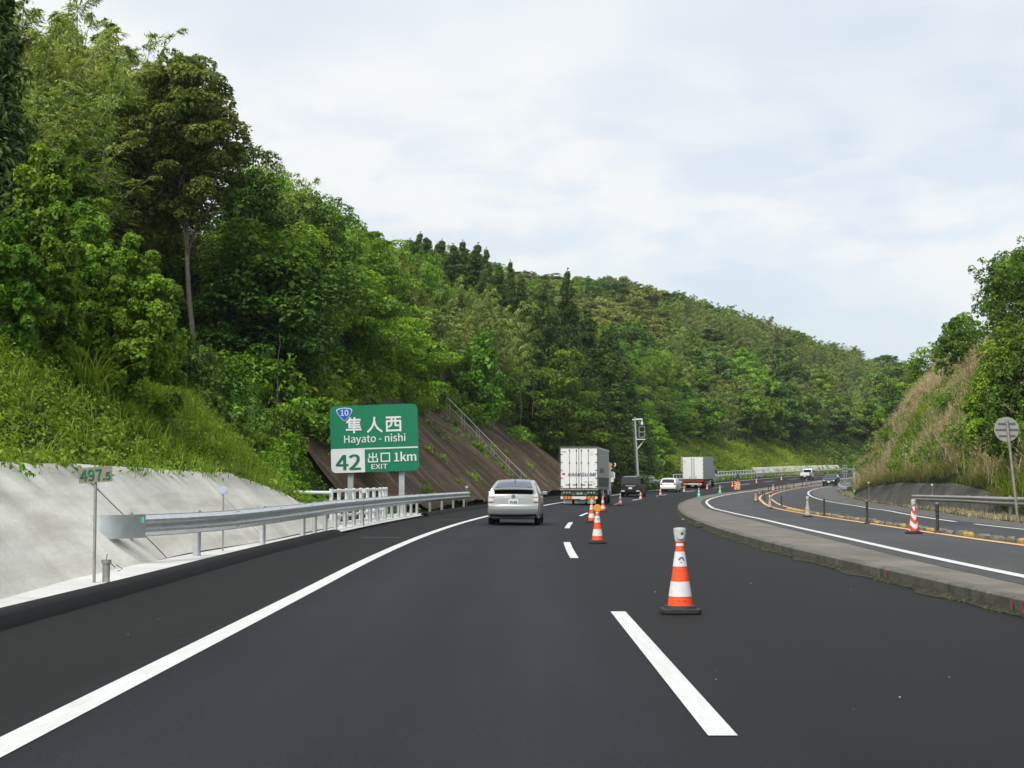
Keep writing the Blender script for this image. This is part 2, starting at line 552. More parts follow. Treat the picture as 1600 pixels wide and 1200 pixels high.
def link(name, me, parent=None):
    o = bpy.data.objects.new(name, me)
    COL.objects.link(o)
    o.parent = parent
    return o


KIDS = {}


def copy_tree(o, parent=None):
    c = o.copy()
    COL.objects.link(c)
    c.parent = parent
    for ch in o.children:
        copy_tree(ch, c)
    return c


class MB:
    """Collects shapes, each with a material, into one mesh object."""

    def __init__(self):
        self.v, self.f, self.mi, self.mats, self.uv = [], [], [], [], {}

    def _m(self, m):
        if m not in self.mats:
            self.mats.append(m)
        return self.mats.index(m)

    def add(self, vs, fs, m):
        b = len(self.v)
        k = self._m(m)
        self.v += [tuple(p) for p in vs]
        for f in fs:
            self.f.append([b + i for i in f])
            self.mi.append(k)
        return self

    def box(self, c, size, m, rot=None):
        hx, hy, hz = size[0] / 2, size[1] / 2, size[2] / 2
        pts = [Vector((x, y, z)) for x in (-hx, hx) for y in (-hy, hy) for z in (-hz, hz)]
        if rot is not None:
            pts = [rot @ p for p in pts]
        c = Vector(c)
        return self.add([p + c for p in pts], [(0, 1, 3, 2), (4, 6, 7, 5), (0, 4, 5, 1), (2, 3, 7, 6), (0, 2, 6, 4), (1, 5, 7, 3)], m)

    def tube(self, pts, r, m, n=8, caps=True):
        pts = [Vector(p) for p in pts]
        rs = r if isinstance(r, (list, tuple)) else [r] * len(pts)
        vs, fs = [], []
        for i, p in enumerate(pts):
            t = (pts[min(i + 1, len(pts) - 1)] - pts[max(i - 1, 0)])
            t = t.normalized() if t.length > 1e-9 else Vector((0, 0, 1))
            a = t.cross(Vector((0, 0, 1)))
            if a.length < 0.05:
                a = t.cross(Vector((0, 1, 0)))
            a.normalize()
            b = t.cross(a)
            for k in range(n):
                ph = 2 * math.pi * k / n
                vs.append(p + (a * math.cos(ph) + b * math.sin(ph)) * rs[i])
        for i in range(len(pts) - 1):
            for k in range(n):
                fs.append((i * n + k, i * n + (k + 1) % n, (i + 1) * n + (k + 1) % n, (i + 1) * n + k))
        if caps:
            fs.append(tuple(range(n - 1, -1, -1)))
            fs.append(tuple((len(pts) - 1) * n + k for k in range(n)))
        return self.add(vs, fs, m)

    def lathe(self, prof_, mats_, n=20, c=(0, 0, 0)):
        """prof_: list of (radius, z); mats_: one material per step."""
        for i in range(len(prof_) - 1):
            (r0, z0), (r1, z1) = prof_[i], prof_[i + 1]
            vs = []
            for r, z in ((r0, z0), (r1, z1)):
                for k in range(n):
                    a = 2 * math.pi * k / n
                    vs.append((c[0] + r * math.cos(a), c[1] + r * math.sin(a), c[2] + z))
            self.add(vs, [(k, (k + 1) % n, n + (k + 1) % n, n + k) for k in range(n)], mats_[i] if isinstance(mats_, list) else mats_)
        return self

    def prism(self, pts, y0, y1, m):
        """Outline of (x, z) points in the XZ plane, thickened from y0 (front, towards -Y) to y1."""
        n = len(pts)
        vs = [(x, y0, z) for x, z in pts] + [(x, y1, z) for x, z in pts]
        fs = [tuple(range(n)), tuple(range(2 * n - 1, n - 1, -1))] + [(i, n + i, n + (i + 1) % n, (i + 1) % n) for i in range(n)]
        return self.add(vs, fs, m)

    def sweep(self, path, sec, m, closed=True):
        """sec: list of (left, up) swept along a path of 3-D points, the section kept upright."""
        vs, fs, n = [], [], len(sec)
        P_ = [Vector(p) for p in path]
        for i, p in enumerate(P_):
            t = P_[min(i + 1, len(P_) - 1)] - P_[max(i - 1, 0)]
            t.z = 0
            t.normalize()
            left = Vector((-t.y, t.x, 0))
            vs += [p + left * a + Vector((0, 0, b)) for a, b in sec]
        for i in range(len(P_) - 1):
            for k in range(n if closed else n - 1):
                fs.append((i * n + k, (i + 1) * n + k, (i + 1) * n + (k + 1) % n, i * n + (k + 1) % n))
        if closed:
            fs.append(tuple(range(n)))
            fs.append(tuple((len(P_) - 1) * n + k for k in range(n - 1, -1, -1)))
        return self.add(vs, fs, m)

    def build(self, name, parent=None, smooth=False, bevel=0.0, uvs=None):
        me = bpy.data.meshes.new(name)
        me.from_pydata(self.v, [], self.f)
        for m in self.mats:
            me.materials.append(m)
        me.polygons.foreach_set('material_index', self.mi)
        me.update()
        if smooth:
            me.polygons.foreach_set('use_smooth', [True] * len(self.f))
            me.set_sharp_from_angle(angle=math.radians(smooth if smooth is not True else 40))
        o = link(name, me, parent)
        if bevel:
            b = o.modifiers.new('bevel', 'BEVEL')
            b.width = bevel
            b.segments = 2
            b.limit_method = 'ANGLE'
        return o


def grid_sheet(name, S, lat, z, m, n_lat, kind='structure', smooth=True, parent=None, uvo=True):
    """A sheet over stations S; lat(s, t) gives the offset across the road for t in 0..1, z(s, o, t) the height; UV = (offset, s)."""
    vs, uv = [], []
    for s in S:
        for j in range(n_lat + 1):
            o = lat(s, j / n_lat)
            x, y = XY(s, o)
            vs.append((x, y, z(s, o, j / n_lat)))
            uv.append((o, s))
    n = n_lat + 1
    fs = [(i * n + j, i * n + j + 1, (i + 1) * n + j + 1, (i + 1) * n + j) for i in range(len(S) - 1) for j in range(n_lat)]
    me = bpy.data.meshes.new(name)
    me.from_pydata(vs, [], fs)
    me.materials.append(m)
    l = me.uv_layers.new(name='UVMap')
    idx = np.zeros(len(me.loops), dtype=np.int32)
    me.loops.foreach_get('vertex_index', idx)
    l.data.foreach_set('uv', np.array(uv, dtype=np.float32)[idx].ravel())
    if smooth:
        me.polygons.foreach_set('use_smooth', [True] * len(fs))
    me.update()
    o = link(name, me, parent)
    if kind:
        o['kind'] = kind
    return o


def lerp(a, b, t):
    return a + (b - a) * t


# ------------------------------------------------------------------ road, markings, median, ground
S_ROAD = [-10 + 2.0 * i for i in range(191)]
grid_sheet('road', S_ROAD, lambda s, t: lerp(lane(s) - 5.95, kerb_o(s) + .02, t), lambda s, o, t: surf(s, o), M_ROAD, 12)
grid_sheet('opposing_road', S_ROAD, lambda s, t: lerp(opp1_o(s) - .45, right_o(s) + .45, t), lambda s, o, t: surf(s, o) + OPPZ, M_OPP, 36)
grid_sheet('road_shoulder', S_ROAD, lambda s, t: lerp(right_o(s) + .45, rside_o(s) + .3, t), lambda s, o, t: surf(s, o) + OPPZ - .002, M_SHOULDER, 4)


def stripe(name, s0, s1, off, w, zo, m, step=1.5):
    k = max(2, int((s1 - s0) / step) + 1)
    S = [lerp(s0, s1, i / (k - 1)) for i in range(k)]
    return grid_sheet(name, S, lambda s, t: off(s) + (t - .5) * w, lambda s, o, t: surf(s, o) + zo, m, 1)


stripe('road_edge_line', -8, 330, lambda s: lane(s) - 3.65, .2, .005, M_WHITE_LINE)
for k in range(-1, 15):
    a = 8.15 + 20 * k
    stripe('road_lane_marking', a, a + 8.0, lane, .15 if k > 2 else .155, .005, M_WHITE_LINE)
stripe('road_edge_line', -8, 330, opp1_o, .2, OPPZ + .009, M_WHITE_LINE)
stripe('road_edge_line', 56, 330, right_o, .2, OPPZ + .009, M_WHITE_LINE)
stripe('road_edge_line', 36, 52, lambda s: right_o(s) + .0, .17, OPPZ + .009, M_WHITE_LINE)
stripe('road_centre_line', -8, 330, orange_o, .22, OPPZ + .009, M_ORANGE_LINE)
stripe('road_centre_line', 84, 240, lambda s: orange_o(s) + 1.0, .2, OPPZ + .009, M_ORANGE_LINE)


def kz(s, o, t):
    return surf(s, o) + .21


MED = grid_sheet('median_strip', S_ROAD, lambda s, t: lerp(kerb_o(s) + .22, opp1_o(s) - .45, t), lambda s, o, t: lerp(surf(s, kerb_o(s) + .22) + .164, surf(s, o) + OPPZ - .004, t), M_MEDIAN, 6)
kb = MB()
S_K = [-8 + 1.5 * i for i in range(210)]
for i in range(0, 70):
    ss = [-8 + 3.0 * i + .02 + j * 0.74 for j in range(5)]
    kb.sweep([rd(s, kerb_o(s) + .02) for s in ss], [(.0, -.05), (.02, .15), (-.02, .172), (-.20, .170), (-.20, -.05)][::-1], M_KERB)
kerb = kb.build('median_kerb', bevel=.008)
kerb['kind'] = 'structure'
ms = NT('mossy_gutter_dirt')
_p = ms.add('ShaderNodeNewGeometry').outputs['Position']
ms.col(ms.ramp(ms.noise(_p, 5, 8, .75), [(.36, (.014, .013, .011)), (.52, (.032, .030, .016)), (.64, (.085, .085, .035)), (.74, (.20, .17, .11))]))
ms.b.inputs['Roughness'].default_value = .95
ms.bump(ms.noise(_p, 30, 5), 1.0, .05)
random.seed(5)
grid_sheet('gutter_dirt', [-8 + .5 * i for i in range(230)], lambda s, t: kerb_o(s) + .03 - (1 - t) * (.16 + .12 * math.sin(s * 2.1) * math.sin(s * .7 + 1)), lambda s, o, t: surf(s, o) + .006 + .05 * t * t, ms.m, 3)
# asphalt dyke along the left shoulder, in two runs, and the pale concrete apron behind it
dy = MB()
for a, b in ((-10, 39.3), (60.5, 128)):
    k = int((b - a) / 1.5) + 1
    sec = [(.05, -.03), (-.02, .0), (.03, .12), (.10, .15), (.24, .15), (.30, .11), (.32, -.03)]
    path = [rd(lerp(a, b, i / (k - 1)), lane(lerp(a, b, i / (k - 1))) - 5.72) for i in range(k)]
    path.append(tuple(Vector(rd(b + .7, lane(b) - 5.72)) - Vector((0, 0, .15))))
    dy.sweep(path, sec, M_DYKE if 'M_DYKE' in globals() else M_ROAD, True)
o = dy.build('asphalt_kerb', smooth=50)
o['kind'] = 'structure'
o.data.uv_layers.new(name='UVMap').data.foreach_set('uv', np.tile(np.array([-6.5, 1.0], dtype=np.float32), len(o.data.loops)))
grid_sheet('concrete_apron', [-10 + 1.5 * i for i in range(50)], lambda s, t: lane(s) - 5.9 - t * 1.25, lambda s, o, t: surf(s, o) + .05 + .03 * t, M_APRON, 2)

CS = [0, 30, 60, 100, 140, 180, 220, 260, 300, 350, 400, 450, 480, 505, 600]
CV = [17, 18, 22, 32, 41, 39, 34, 36, 48, 63, 80, 66, 49, 36, 24]
KS, KV = [0, 150, 200, 260, 350, 700], [.98, .98, .9, .8, .7, .6]
RS, RV = [61, 64, 74, 102, 128, 143, 151, 154], [0, 4.6, 6.0, 7.9, 8.5, 6.8, 3.5, 0]
EDGE = 6.6


def hash2(i, j):
    return (math.sin(i * 127.1 + j * 311.7) * 43758.5453) % 1.0


def vnoise(x, y):
    i, j = math.floor(x), math.floor(y)
    fx, fy = x - i, y - j
    fx, fy = fx * fx * (3 - 2 * fx), fy * fy * (3 - 2 * fy)
    return lerp(lerp(hash2(i, j), hash2(i + 1, j), fx), lerp(hash2(i, j + 1), hash2(i + 1, j + 1), fx), fy) - .5


def gully(s):
    return float(np.interp(s, [15, 21, 27, 34, 43, 48, 62, 68], [0, .38, .38, 0, 0, 2.4, 2.4, 0]))


def left_z(s, d):
    """Height of the hillside d metres out from the left edge of the road."""
    o = lane(s) - EDGE
    base = surf(s, o)
    if d <= 0:
        return base
    g = gully(s)
    de = max(0.0, d - g)
    C, k = float(np.interp(s, CS, CV)), float(np.interp(s, KS, KV))
    h = C * (1 - math.exp(-k * de / C))
    amp = min(1.0, max(0, d - 2.5) / 8) * (1 + .01 * d)
    return base + h + amp * (1.6 * vnoise(s * .11, d * .13) + .7 * vnoise(s * .31 + 5, d * .35))


def left_pt(s, d, dz=0.0):
    x, y = XY(s, lane(s) - EDGE - d)
    return (x, y, left_z(s, d) + dz)


CRS, CRV = [0, 60, 90, 120, 150, 190, 230, 300, 400], [14, 18, 22, 24, 24, 20, 10, 8, 12]
bank_off = table([(0, 2.4), (66, 2.3), (92, 1.5), (104, .6), (115, .3), (150, .5), (172, 1.8), (190, 3.2), (240, 3.2), (700, 3)])


def right_z(s, d):
    base = surf(s, rside_o(s)) + OPPZ
    if d <= 0:
        return base
    C = float(np.interp(s, CRS, CRV))
    return base + C * (1 - math.exp(-1.65 * d / C)) + min(1, d / 2.5) * (2.2 * vnoise(s * .13, d * .2 + 9) + 1.2 * vnoise(s * .37, d * .4))


def right_pt(s, d, dz=0.0):
    x, y = XY(s, rside_o(s) + bank_off(s) + d)
    return (x, y, right_z(s, d) + dz)


DL = [-.8, -.2, 0, .4, .8, 1.2, 1.5, 2, 2.6, 3.4, 4.4, 5.6, 7, 8.6, 10.5, 13, 16, 20, 25, 31, 39, 50, 65, 85, 110, 140, 180, 240]


def hill_sheet(name, S, D, fn, m):
    vs = [fn(s, d) for s in S for d in D]
    n = len(D)
    fs = [(i * n + j, i * n + j + 1, (i + 1) * n + j + 1, (i + 1) * n + j) for i in range(len(S) - 1) for j in range(n - 1)]
    me = bpy.data.meshes.new(name)
    me.from_pydata(vs, [], fs)
    me.materials.append(m)
    me.polygons.foreach_set('use_smooth', [True] * len(fs))
    me.update()
    o = link(name, me)
    o['kind'] = 'structure'
    return o


hill_sheet('hillside', [-14 + 2 * i for i in range(100)] + [188 + 6 * i for i in range(76)], DL[::-1], lambda s, d: left_pt(s, d, -.06), M_EARTH)
hill_sheet('roadside_bank', [-14 + 2 * i for i in range(210)], [-2.7, -.3, 0, .3, .7, 1.2, 2, 3, 4, 5.5, 7.5, 10, 14, 20, 30, 45, 70, 110], lambda s, d: right_pt(s, d, -.03), M_EARTH)
gm = MB()
gm.add([(-650, -120, -2.2), (1000, -120, -2.2), (1000, 1100, -2.2), (-650, 1100, -2.2)], [(0, 1, 2, 3)], M_EARTH)
gm.build('ground')['kind'] = 'structure'


# the brown sprayed cutting: a sheet laid on the hillside
def rock_sheet():
    S = [56.5 + .75 * i for i in range(131)]
    N = 22
    vs, uv = [], []
    for s in S:
        H = float(np.interp(s, RS, RV)) + .5 * vnoise(s * .3, 2)
        for j in range(N + 1):
            t = j / N
            d = max(.02, H) * t * 1.06 + .1 + gully(s)
            x, y, z = left_pt(s, d)
            bulge = .30 + .34 * vnoise(s * .45, d * .3) + .55 * vnoise(s * .14, d * .2) + .20 * vnoise(s * 1.3, d * .5)
            vs.append((x + bulge * .5, y, z + max(.02, bulge)))
            uv.append((s, d * 1.4))
    n = N + 1
    fs = [(i * n + j, (i + 1) * n + j, (i + 1) * n + j + 1, i * n + j + 1) for i in range(len(S) - 1) for j in range(N)]
    me = bpy.data.meshes.new('rock_slope')
    me.from_pydata(vs, [], fs)
    me.materials.append(M_ROCK)
    l = me.uv_layers.new(name='UVMap')
    idx = np.zeros(len(me.loops), dtype=np.int32)
    me.loops.foreach_get('vertex_index', idx)
    l.data.foreach_set('uv', np.array(uv, dtype=np.float32)[idx].ravel())
    me.polygons.foreach_set('use_smooth', [True] * len(fs))
    o = link('rock_slope', me)
    o['kind'] = 'structure'


rock_sheet()


def slope_wall(name, s0, s1, hfun, thick, m, side, label, k=None, slope=1.0):
    """A concrete-faced slope: a thick shell laid on the bank, rounded at its top edge."""
    S = [lerp(s0, s1, i / int((s1 - s0) * 1.4)) for i in range(int((s1 - s0) * 1.4) + 1)]
    vs, uv = [], []
    T = [0, .1, .2, .3, .4, .5, .6, .7, .8, .9, .96, 1.0, 1.03, 1.05]
    for s in S:
        H = hfun(s)
        for t in T:
            d = t * H * slope
            th = thick * (1 if t < .97 else (.75 if t < 1.01 else (.3 if t < 1.04 else -.5)))
            bm = .05 * vnoise(s * .5, d * .8) + .07 * vnoise(s * .22, 3)
            if side < 0:
                x, y, z = left_pt(s, d + (gully(s) if s < 40 else 0))
                z = surf(s, lane(s) - EDGE) + d / slope * 1.0
                vs.append((x + (th + bm) * .6, y, max(z, 0) + th * .7 + bm * .5))
            else:
                x, y = XY(s, rside_o(s) + bank_off(s) + d)
                vs.append((x - (th + bm) * .7, y, surf(s, rside_o(s)) + OPPZ + d / slope + th * .6))
            uv.append((s, d))
    n = len(T)
    fs = []
    for i in range(len(S) - 1):
        for j in range(n - 1):
            q = (i * n + j, (i + 1) * n + j, (i + 1) * n + j + 1, i * n + j + 1)
            fs.append(q if side < 0 else q[::-1])
    me = bpy.data.meshes.new(name)
    me.from_pydata(vs, [], fs)
    me.materials.append(m)
    l = me.uv_layers.new(name='UVMap')
    idx = np.zeros(len(me.loops), dtype=np.int32)
    me.loops.foreach_get('vertex_index', idx)
    l.data.foreach_set('uv', np.array(uv, dtype=np.float32)[idx].ravel())
    me.polygons.foreach_set('use_smooth', [True] * len(fs))
    o = link(name, me)
    return tag(o, label, 'retaining wall')


WALL = slope_wall('concrete_slope', -10, 44.5, lambda s: float(np.interp(s, [-10, 15, 28, 37, 41, 44.5], [1.75, 1.62, 1.58, 1.5, 1.0, .06])), .12, M_WALL, -1,
                  'pale sprayed concrete slope behind the left guardrail below the green bank')
slope_wall('concrete_slope', 70, 152, lambda s: float(np.interp(s, [70, 80, 95, 120, 140, 152], [.05, 1.0, 1.5, 1.55, 1.1, .05])), .05, M_DARKWALL, 1,
           'dark weathered concrete slope under the dry grass on the right bank', slope=.58)
slope_wall('concrete_slope', 256, 312, lambda s: 1.55, .14, M_FARWALL, -1, 'low pale concrete wall below the grass cutting at the far bend', slope=.7)
slope_wall('concrete_slope', 171, 190, lambda s: float(np.interp(s, [171, 173, 188, 190], [.3, 1.3, 1.3, .3])), .14, M_FARWALL, -1, 'short pale concrete wall behind the white estate car', slope=.7)
# cracks and drainage joints in the near wall
for s, jit, cr in ((26.0, -.4, .007), (33.5, .25, .003)):
    H = float(np.interp(s, [-10, 15, 28, 37, 41], [1.75, 1.62, 1.58, 1.5, 1.0]))
    pts = []
    for j in range(9):
        d = H * j / 8
        x, y = XY(s + jit * j / 8 + .12 * vnoise(j * 1.3, s), lane(s) - EDGE - d - gully(s))
        bm = .05 * vnoise(s * .5, d * .8) + .07 * vnoise(s * .22, 3)
        pts.append((x + (.12 + bm) * .6 + .006, y, surf(s, -6.6) + d + .084 + bm * .5 + .006))
    ck = MB().tube(pts, cr, M_BROWNRUB, 4)
    if cr > .008:
        ck.tube(pts[4:6], .02, M_BROWNRUB, 5)
    ck.build('drain_joint', WALL)


# ------------------------------------------------------------------ lettering (Blender's own bundled sans-serif, else its default face)
import os
SANS = None
try:
    SANS = bpy.data.fonts.load(os.path.join(bpy.utils.system_resource('DATAFILES'), 'fonts', 'Noto Sans CJK Regular.woff2'))
except Exception:
    SANS = None


def embolden(me, w):
    """Thicken thin letters: the same outline set down eight times around a small circle, each a hair in front of the last."""
    n = len(me.vertices)
    co = np.zeros(n * 3, dtype=np.float32)
    me.vertices.foreach_get('co', co)
    co = co.reshape(-1, 3)
    fs = [tuple(p.vertices) for p in me.polygons]
    vs, out = [], []
    for k in range(8):
        a = 2 * math.pi * k / 8
        vs.append(co + np.array([w * math.cos(a), -.0016 * k, w * math.sin(a)]))
        out += [tuple(i + k * n for i in f) for f in fs]
    m2 = bpy.data.meshes.new('lettering')
    m2.from_pydata(np.concatenate(vs).tolist(), [], out)
    return m2


CAP = []


def capf():
    """Factor that makes a capital letter 0.70 of the nominal size whatever the typeface."""
    if not CAP:
        CAP.append(1.0)
        me = text_mesh('H', 1.0)
        zs = [v.co.z for v in me.vertices]
        CAP[0] = .70 / (max(zs) - min(zs))
    return CAP[0]


def text_mesh(body, size, bold=0.0, shear=0.0, align='CENTER', depth=.004, sx=1.0):
    cu = bpy.data.curves.new('lettering', 'FONT')
    if SANS:
        cu.font = SANS
    cu.body = body
    cu.size = size * capf()
    cu.shear = shear
    cu.align_x = align
    cu.align_y = 'BOTTOM_BASELINE'
    cu.extrude = depth
    cu.resolution_u = 4
    o = bpy.data.objects.new('lettering', cu)
    COL.objects.link(o)
    bpy.context.view_layer.update()
    me = bpy.data.meshes.new_from_object(o.evaluated_get(bpy.context.evaluated_depsgraph_get()))
    bpy.data.objects.remove(o)
    bpy.data.curves.remove(cu)
    me.name = 'lettering'
    if bold:
        me = embolden(me, bold * size * 1.1)
    # stand it up: letters in XZ facing -Y, baseline at z = 0
    co = np.zeros(len(me.vertices) * 3, dtype=np.float32)
    me.vertices.foreach_get('co', co)
    co = co.reshape(-1, 3)
    me.vertices.foreach_set('co', np.stack([co[:, 0] * sx, -co[:, 2], co[:, 1]], 1).astype(np.float32).ravel())
    me.update()
    return me


def letter(body, size, loc, m, parent, name='lettering', fit=None, **kw):
    me = text_mesh(body, size, **kw)
    if fit:
        co = np.zeros(len(me.vertices) * 3, dtype=np.float32)
        me.vertices.foreach_get('co', co)
        co = co.reshape(-1, 3)
        co[:, 0] -= (co[:, 0].min() + co[:, 0].max()) / 2
        co[:, 0] *= fit / (co[:, 0].max() - co[:, 0].min())
        me.vertices.foreach_set('co', co.ravel())
    me.materials.clear()
    me.materials.append(m)
    o = link(name, me, parent)
    o.location = loc
    return o


# strokes of the characters on the big sign, in a unit square (x right, z up)
GLYPH = {
    'hayabusa': [[(.28, 1.0), (.21, .86), (.04, .70)], [(.20, .84), (.20, .33)], [(.58, 1.0), (.52, .88)], [(.20, .86), (.94, .86)], [(.20, .68), (.90, .68)],
                 [(.20, .51), (.90, .51)], [(.20, .35), (.94, .35)], [(.55, .88), (.55, .35)], [(.0, .18), (1.0, .18)], [(.52, .35), (.52, -.03)]],
    'hito': [[(.49, .98), (.47, .70), (.36, .40), (.20, .17), (.02, 0)], [(.48, .72), (.56, .45), (.72, .20), (.98, .0)]],
    'nishi': [[(.02, .95), (.98, .95)], [(.04, .70), (.04, .0)], [(.04, .70), (.97, .70)], [(.97, .70), (.97, 0)], [(.04, .04), (.97, .04)],
              [(.38, .95), (.37, .55), (.32, .40), (.18, .30)], [(.63, .95), (.63, .42), (.66, .38), (.84, .38)]],
    'de': [[(.5, 1.0), (.5, .02)], [(.12, .90), (.12, .56)], [(.12, .56), (.88, .56)], [(.88, .90), (.88, .56)], [(.02, .40), (.02, .02)], [(.02, .04), (.98, .04)], [(.98, .40), (.98, .02)]],
    'guchi': [[(.05, .95), (.05, .02)], [(.05, .93), (.95, .93)], [(.95, .95), (.95, .02)], [(.05, .05), (.95, .05)]],
}


def strokes(name, key, x, z, w, h, sw, m, parent, y=-.012):
    b = MB()
    for k, st in enumerate(GLYPH[key]):
        p = [Vector((x + a * w, 0, z + c * h)) for a, c in st]
        yo = y - .0006 * k
        for i in range(len(p) - 1):
            d = (p[i + 1] - p[i]).normalized()
            nrm = Vector((-d.z, 0, d.x)) * sw / 2
            e = d * sw * .35
            q = [p[i] - e + nrm, p[i + 1] + e + nrm, p[i + 1] + e - nrm, p[i] - e - nrm]
            b.add([(v.x, yo - .0002 * i, v.z) for v in q], [(0, 1, 2, 3)], m)
    return b.build(name, parent)


def rounded(x0, x1, z0, z1, r, n=5, corners=(1, 1, 1, 1)):
    pts = []
    for (cx, cz, a0, on) in ((x1 - r, z0 + r, -90, corners[0]), (x1 - r, z1 - r, 0, corners[1]), (x0 + r, z1 - r, 90, corners[2]), (x0 + r, z0 + r, 180, corners[3])):
        if not on:
            pts.append((cx + (r if a0 in (-90, 0) else -r), cz + (r if a0 in (0, 90) else -r)))
            continue
        for i in range(n + 1):
            a = math.radians(a0 + 90 * i / n)
            pts.append((cx + r * math.cos(a), cz + r * math.sin(a)))
    return pts


# ------------------------------------------------------------------ the exit sign
def exit_sign():
    Y = 62.0
    ppm = FPX / Y
    x = (585 - 800) / ppm
    W, H = 137 / ppm, 104.5 / ppm
    zc = CAMH + (760 - 685) / ppm
    t = empty('exit_sign', (x, Y, 0))
    tag(t, 'big green exit sign for Hayato-nishi on two grey posts behind the white railing', 'road sign')
    pn = MB().prism(rounded(-W / 2, W / 2, -H / 2, H / 2, .2), 0, .06, M_SGREEN).build('sign_panel', t)
    pn.location = (0, 0, zc)
    pn.rotation_euler = (0, math.radians(-1.9), math.radians(0))
    zdiv = -H / 2 + .405 * H * .86
    MB().prism(rounded(-W / 2 + .02, W / 2 - .02, zdiv - .027, zdiv + .027, .02), -.010, .0, M_SWHITE).build('dividing_line', pn)
    MB().prism(rounded(-W / 2, -W / 2 + .385 * W, -H / 2, zdiv - .03, .2, 5, (0, 0, 0, 1)), -.008, .0, M_SWHITE).build('number_panel', pn)
    letter('42', .84, (-W / 2 + .195 * W, -.014, -H / 2 + .13), M_TEXTGREEN, pn, bold=.022, fit=.285 * W)
    cw = .165 * W
    top = .0935 * W
    for key, fx in (('hayabusa', .185), ('hito', .425), ('nishi', .64)):
        strokes('lettering', key, -W / 2 + fx * W, .10 * H, cw, .215 * H, .075, M_SWHITE, pn)
    letter('Hayato - nishi', .42, (-W / 2 + .505 * W, -.012, -.055 * H), M_SWHITE, pn, bold=.012, fit=.70 * W)
    strokes('lettering', 'de', -W / 2 + .425 * W, -.355 * H, .105 * W, .135 * H, .048, M_SWHITE, pn)
    strokes('lettering', 'guchi', -W / 2 + .567 * W, -.355 * H, .105 * W, .135 * H, .048, M_SWHITE, pn)
    letter('1km', .50, (-W / 2 + .845 * W, -.012, -.355 * H), M_SWHITE, pn, bold=.022, fit=.255 * W)
    letter('EXIT', .26, (-W / 2 + .55 * W, -.012, -.455 * H), M_SWHITE, pn, bold=.012, fit=.185 * W)
    # route shield: a rounded triangle, wide at the top
    def shield(s):
        p = [(-.98, .60), (-.90, .80), (-.62, .92), (0, 1.0), (.62, .92), (.90, .80), (.98, .60), (.86, .22), (.55, -.28), (.22, -.72), (0, -.86), (-.22, -.72), (-.55, -.28), (-.86, .22)]
        return [(a * .33 * s, b * .29 * s) for a, b in p][::-1]
    sh = MB().prism(shield(1), -.012, 0, M_SWHITE).build('route_shield', pn)
    sh.location = (-W / 2 + .165 * W, 0, .365 * H)
    MB().prism(shield(.90), -.018, -.011, M_SBLUE).build('shield_face', sh)
    letter('10', .33, (.0, -.022, -.03), M_SWHITE, sh, bold=.014)
    for px in (547.5, 627.5):
        xx = (px - 585) / ppm
        MB().box((xx, .21, zc / 2 - .1), (.22, .14, zc + .9), M_POST).build('post', t)
    for dz in (-.8, 0, .8):
        MB().box((0, .10, zc + dz), (W * .86, .05, .09), M_POST).build('cross_bar', t)


exit_sign()


# ------------------------------------------------------------------ guardrails and railings
WSEC = [(0, -.175), (0, -.165), (.045, -.125), (.075, -.10), (.075, -.06), (.02, -.02), (.02, .02), (.075, .06), (.075, .10), (.045, .125), (0, .165), (0, .175)]


def wbeam(face=-1):
    front = [(face * a, b) for a, b in WSEC]
    back = [(face * (a - .012) if a > 0 else face * -.006, b) for a, b in WSEC]
    loop = front + back[::-1]
    return loop if face > 0 else loop[::-1]


def smooth_path(pts, step=1.0):
    """(s, o, z above road) control points -> dense 3-D path."""
    S = [p[0] for p in pts]
    k = max(2, int((S[-1] - S[0]) / step) + 1)
    out = []
    for i in range(k):
        s = lerp(S[0], S[-1], i / (k - 1))
        o, z = float(np.interp(s, S, [p[1] for p in pts])), float(np.interp(s, S, [p[2] for p in pts]))
        out.append((s, o, z))
    return out


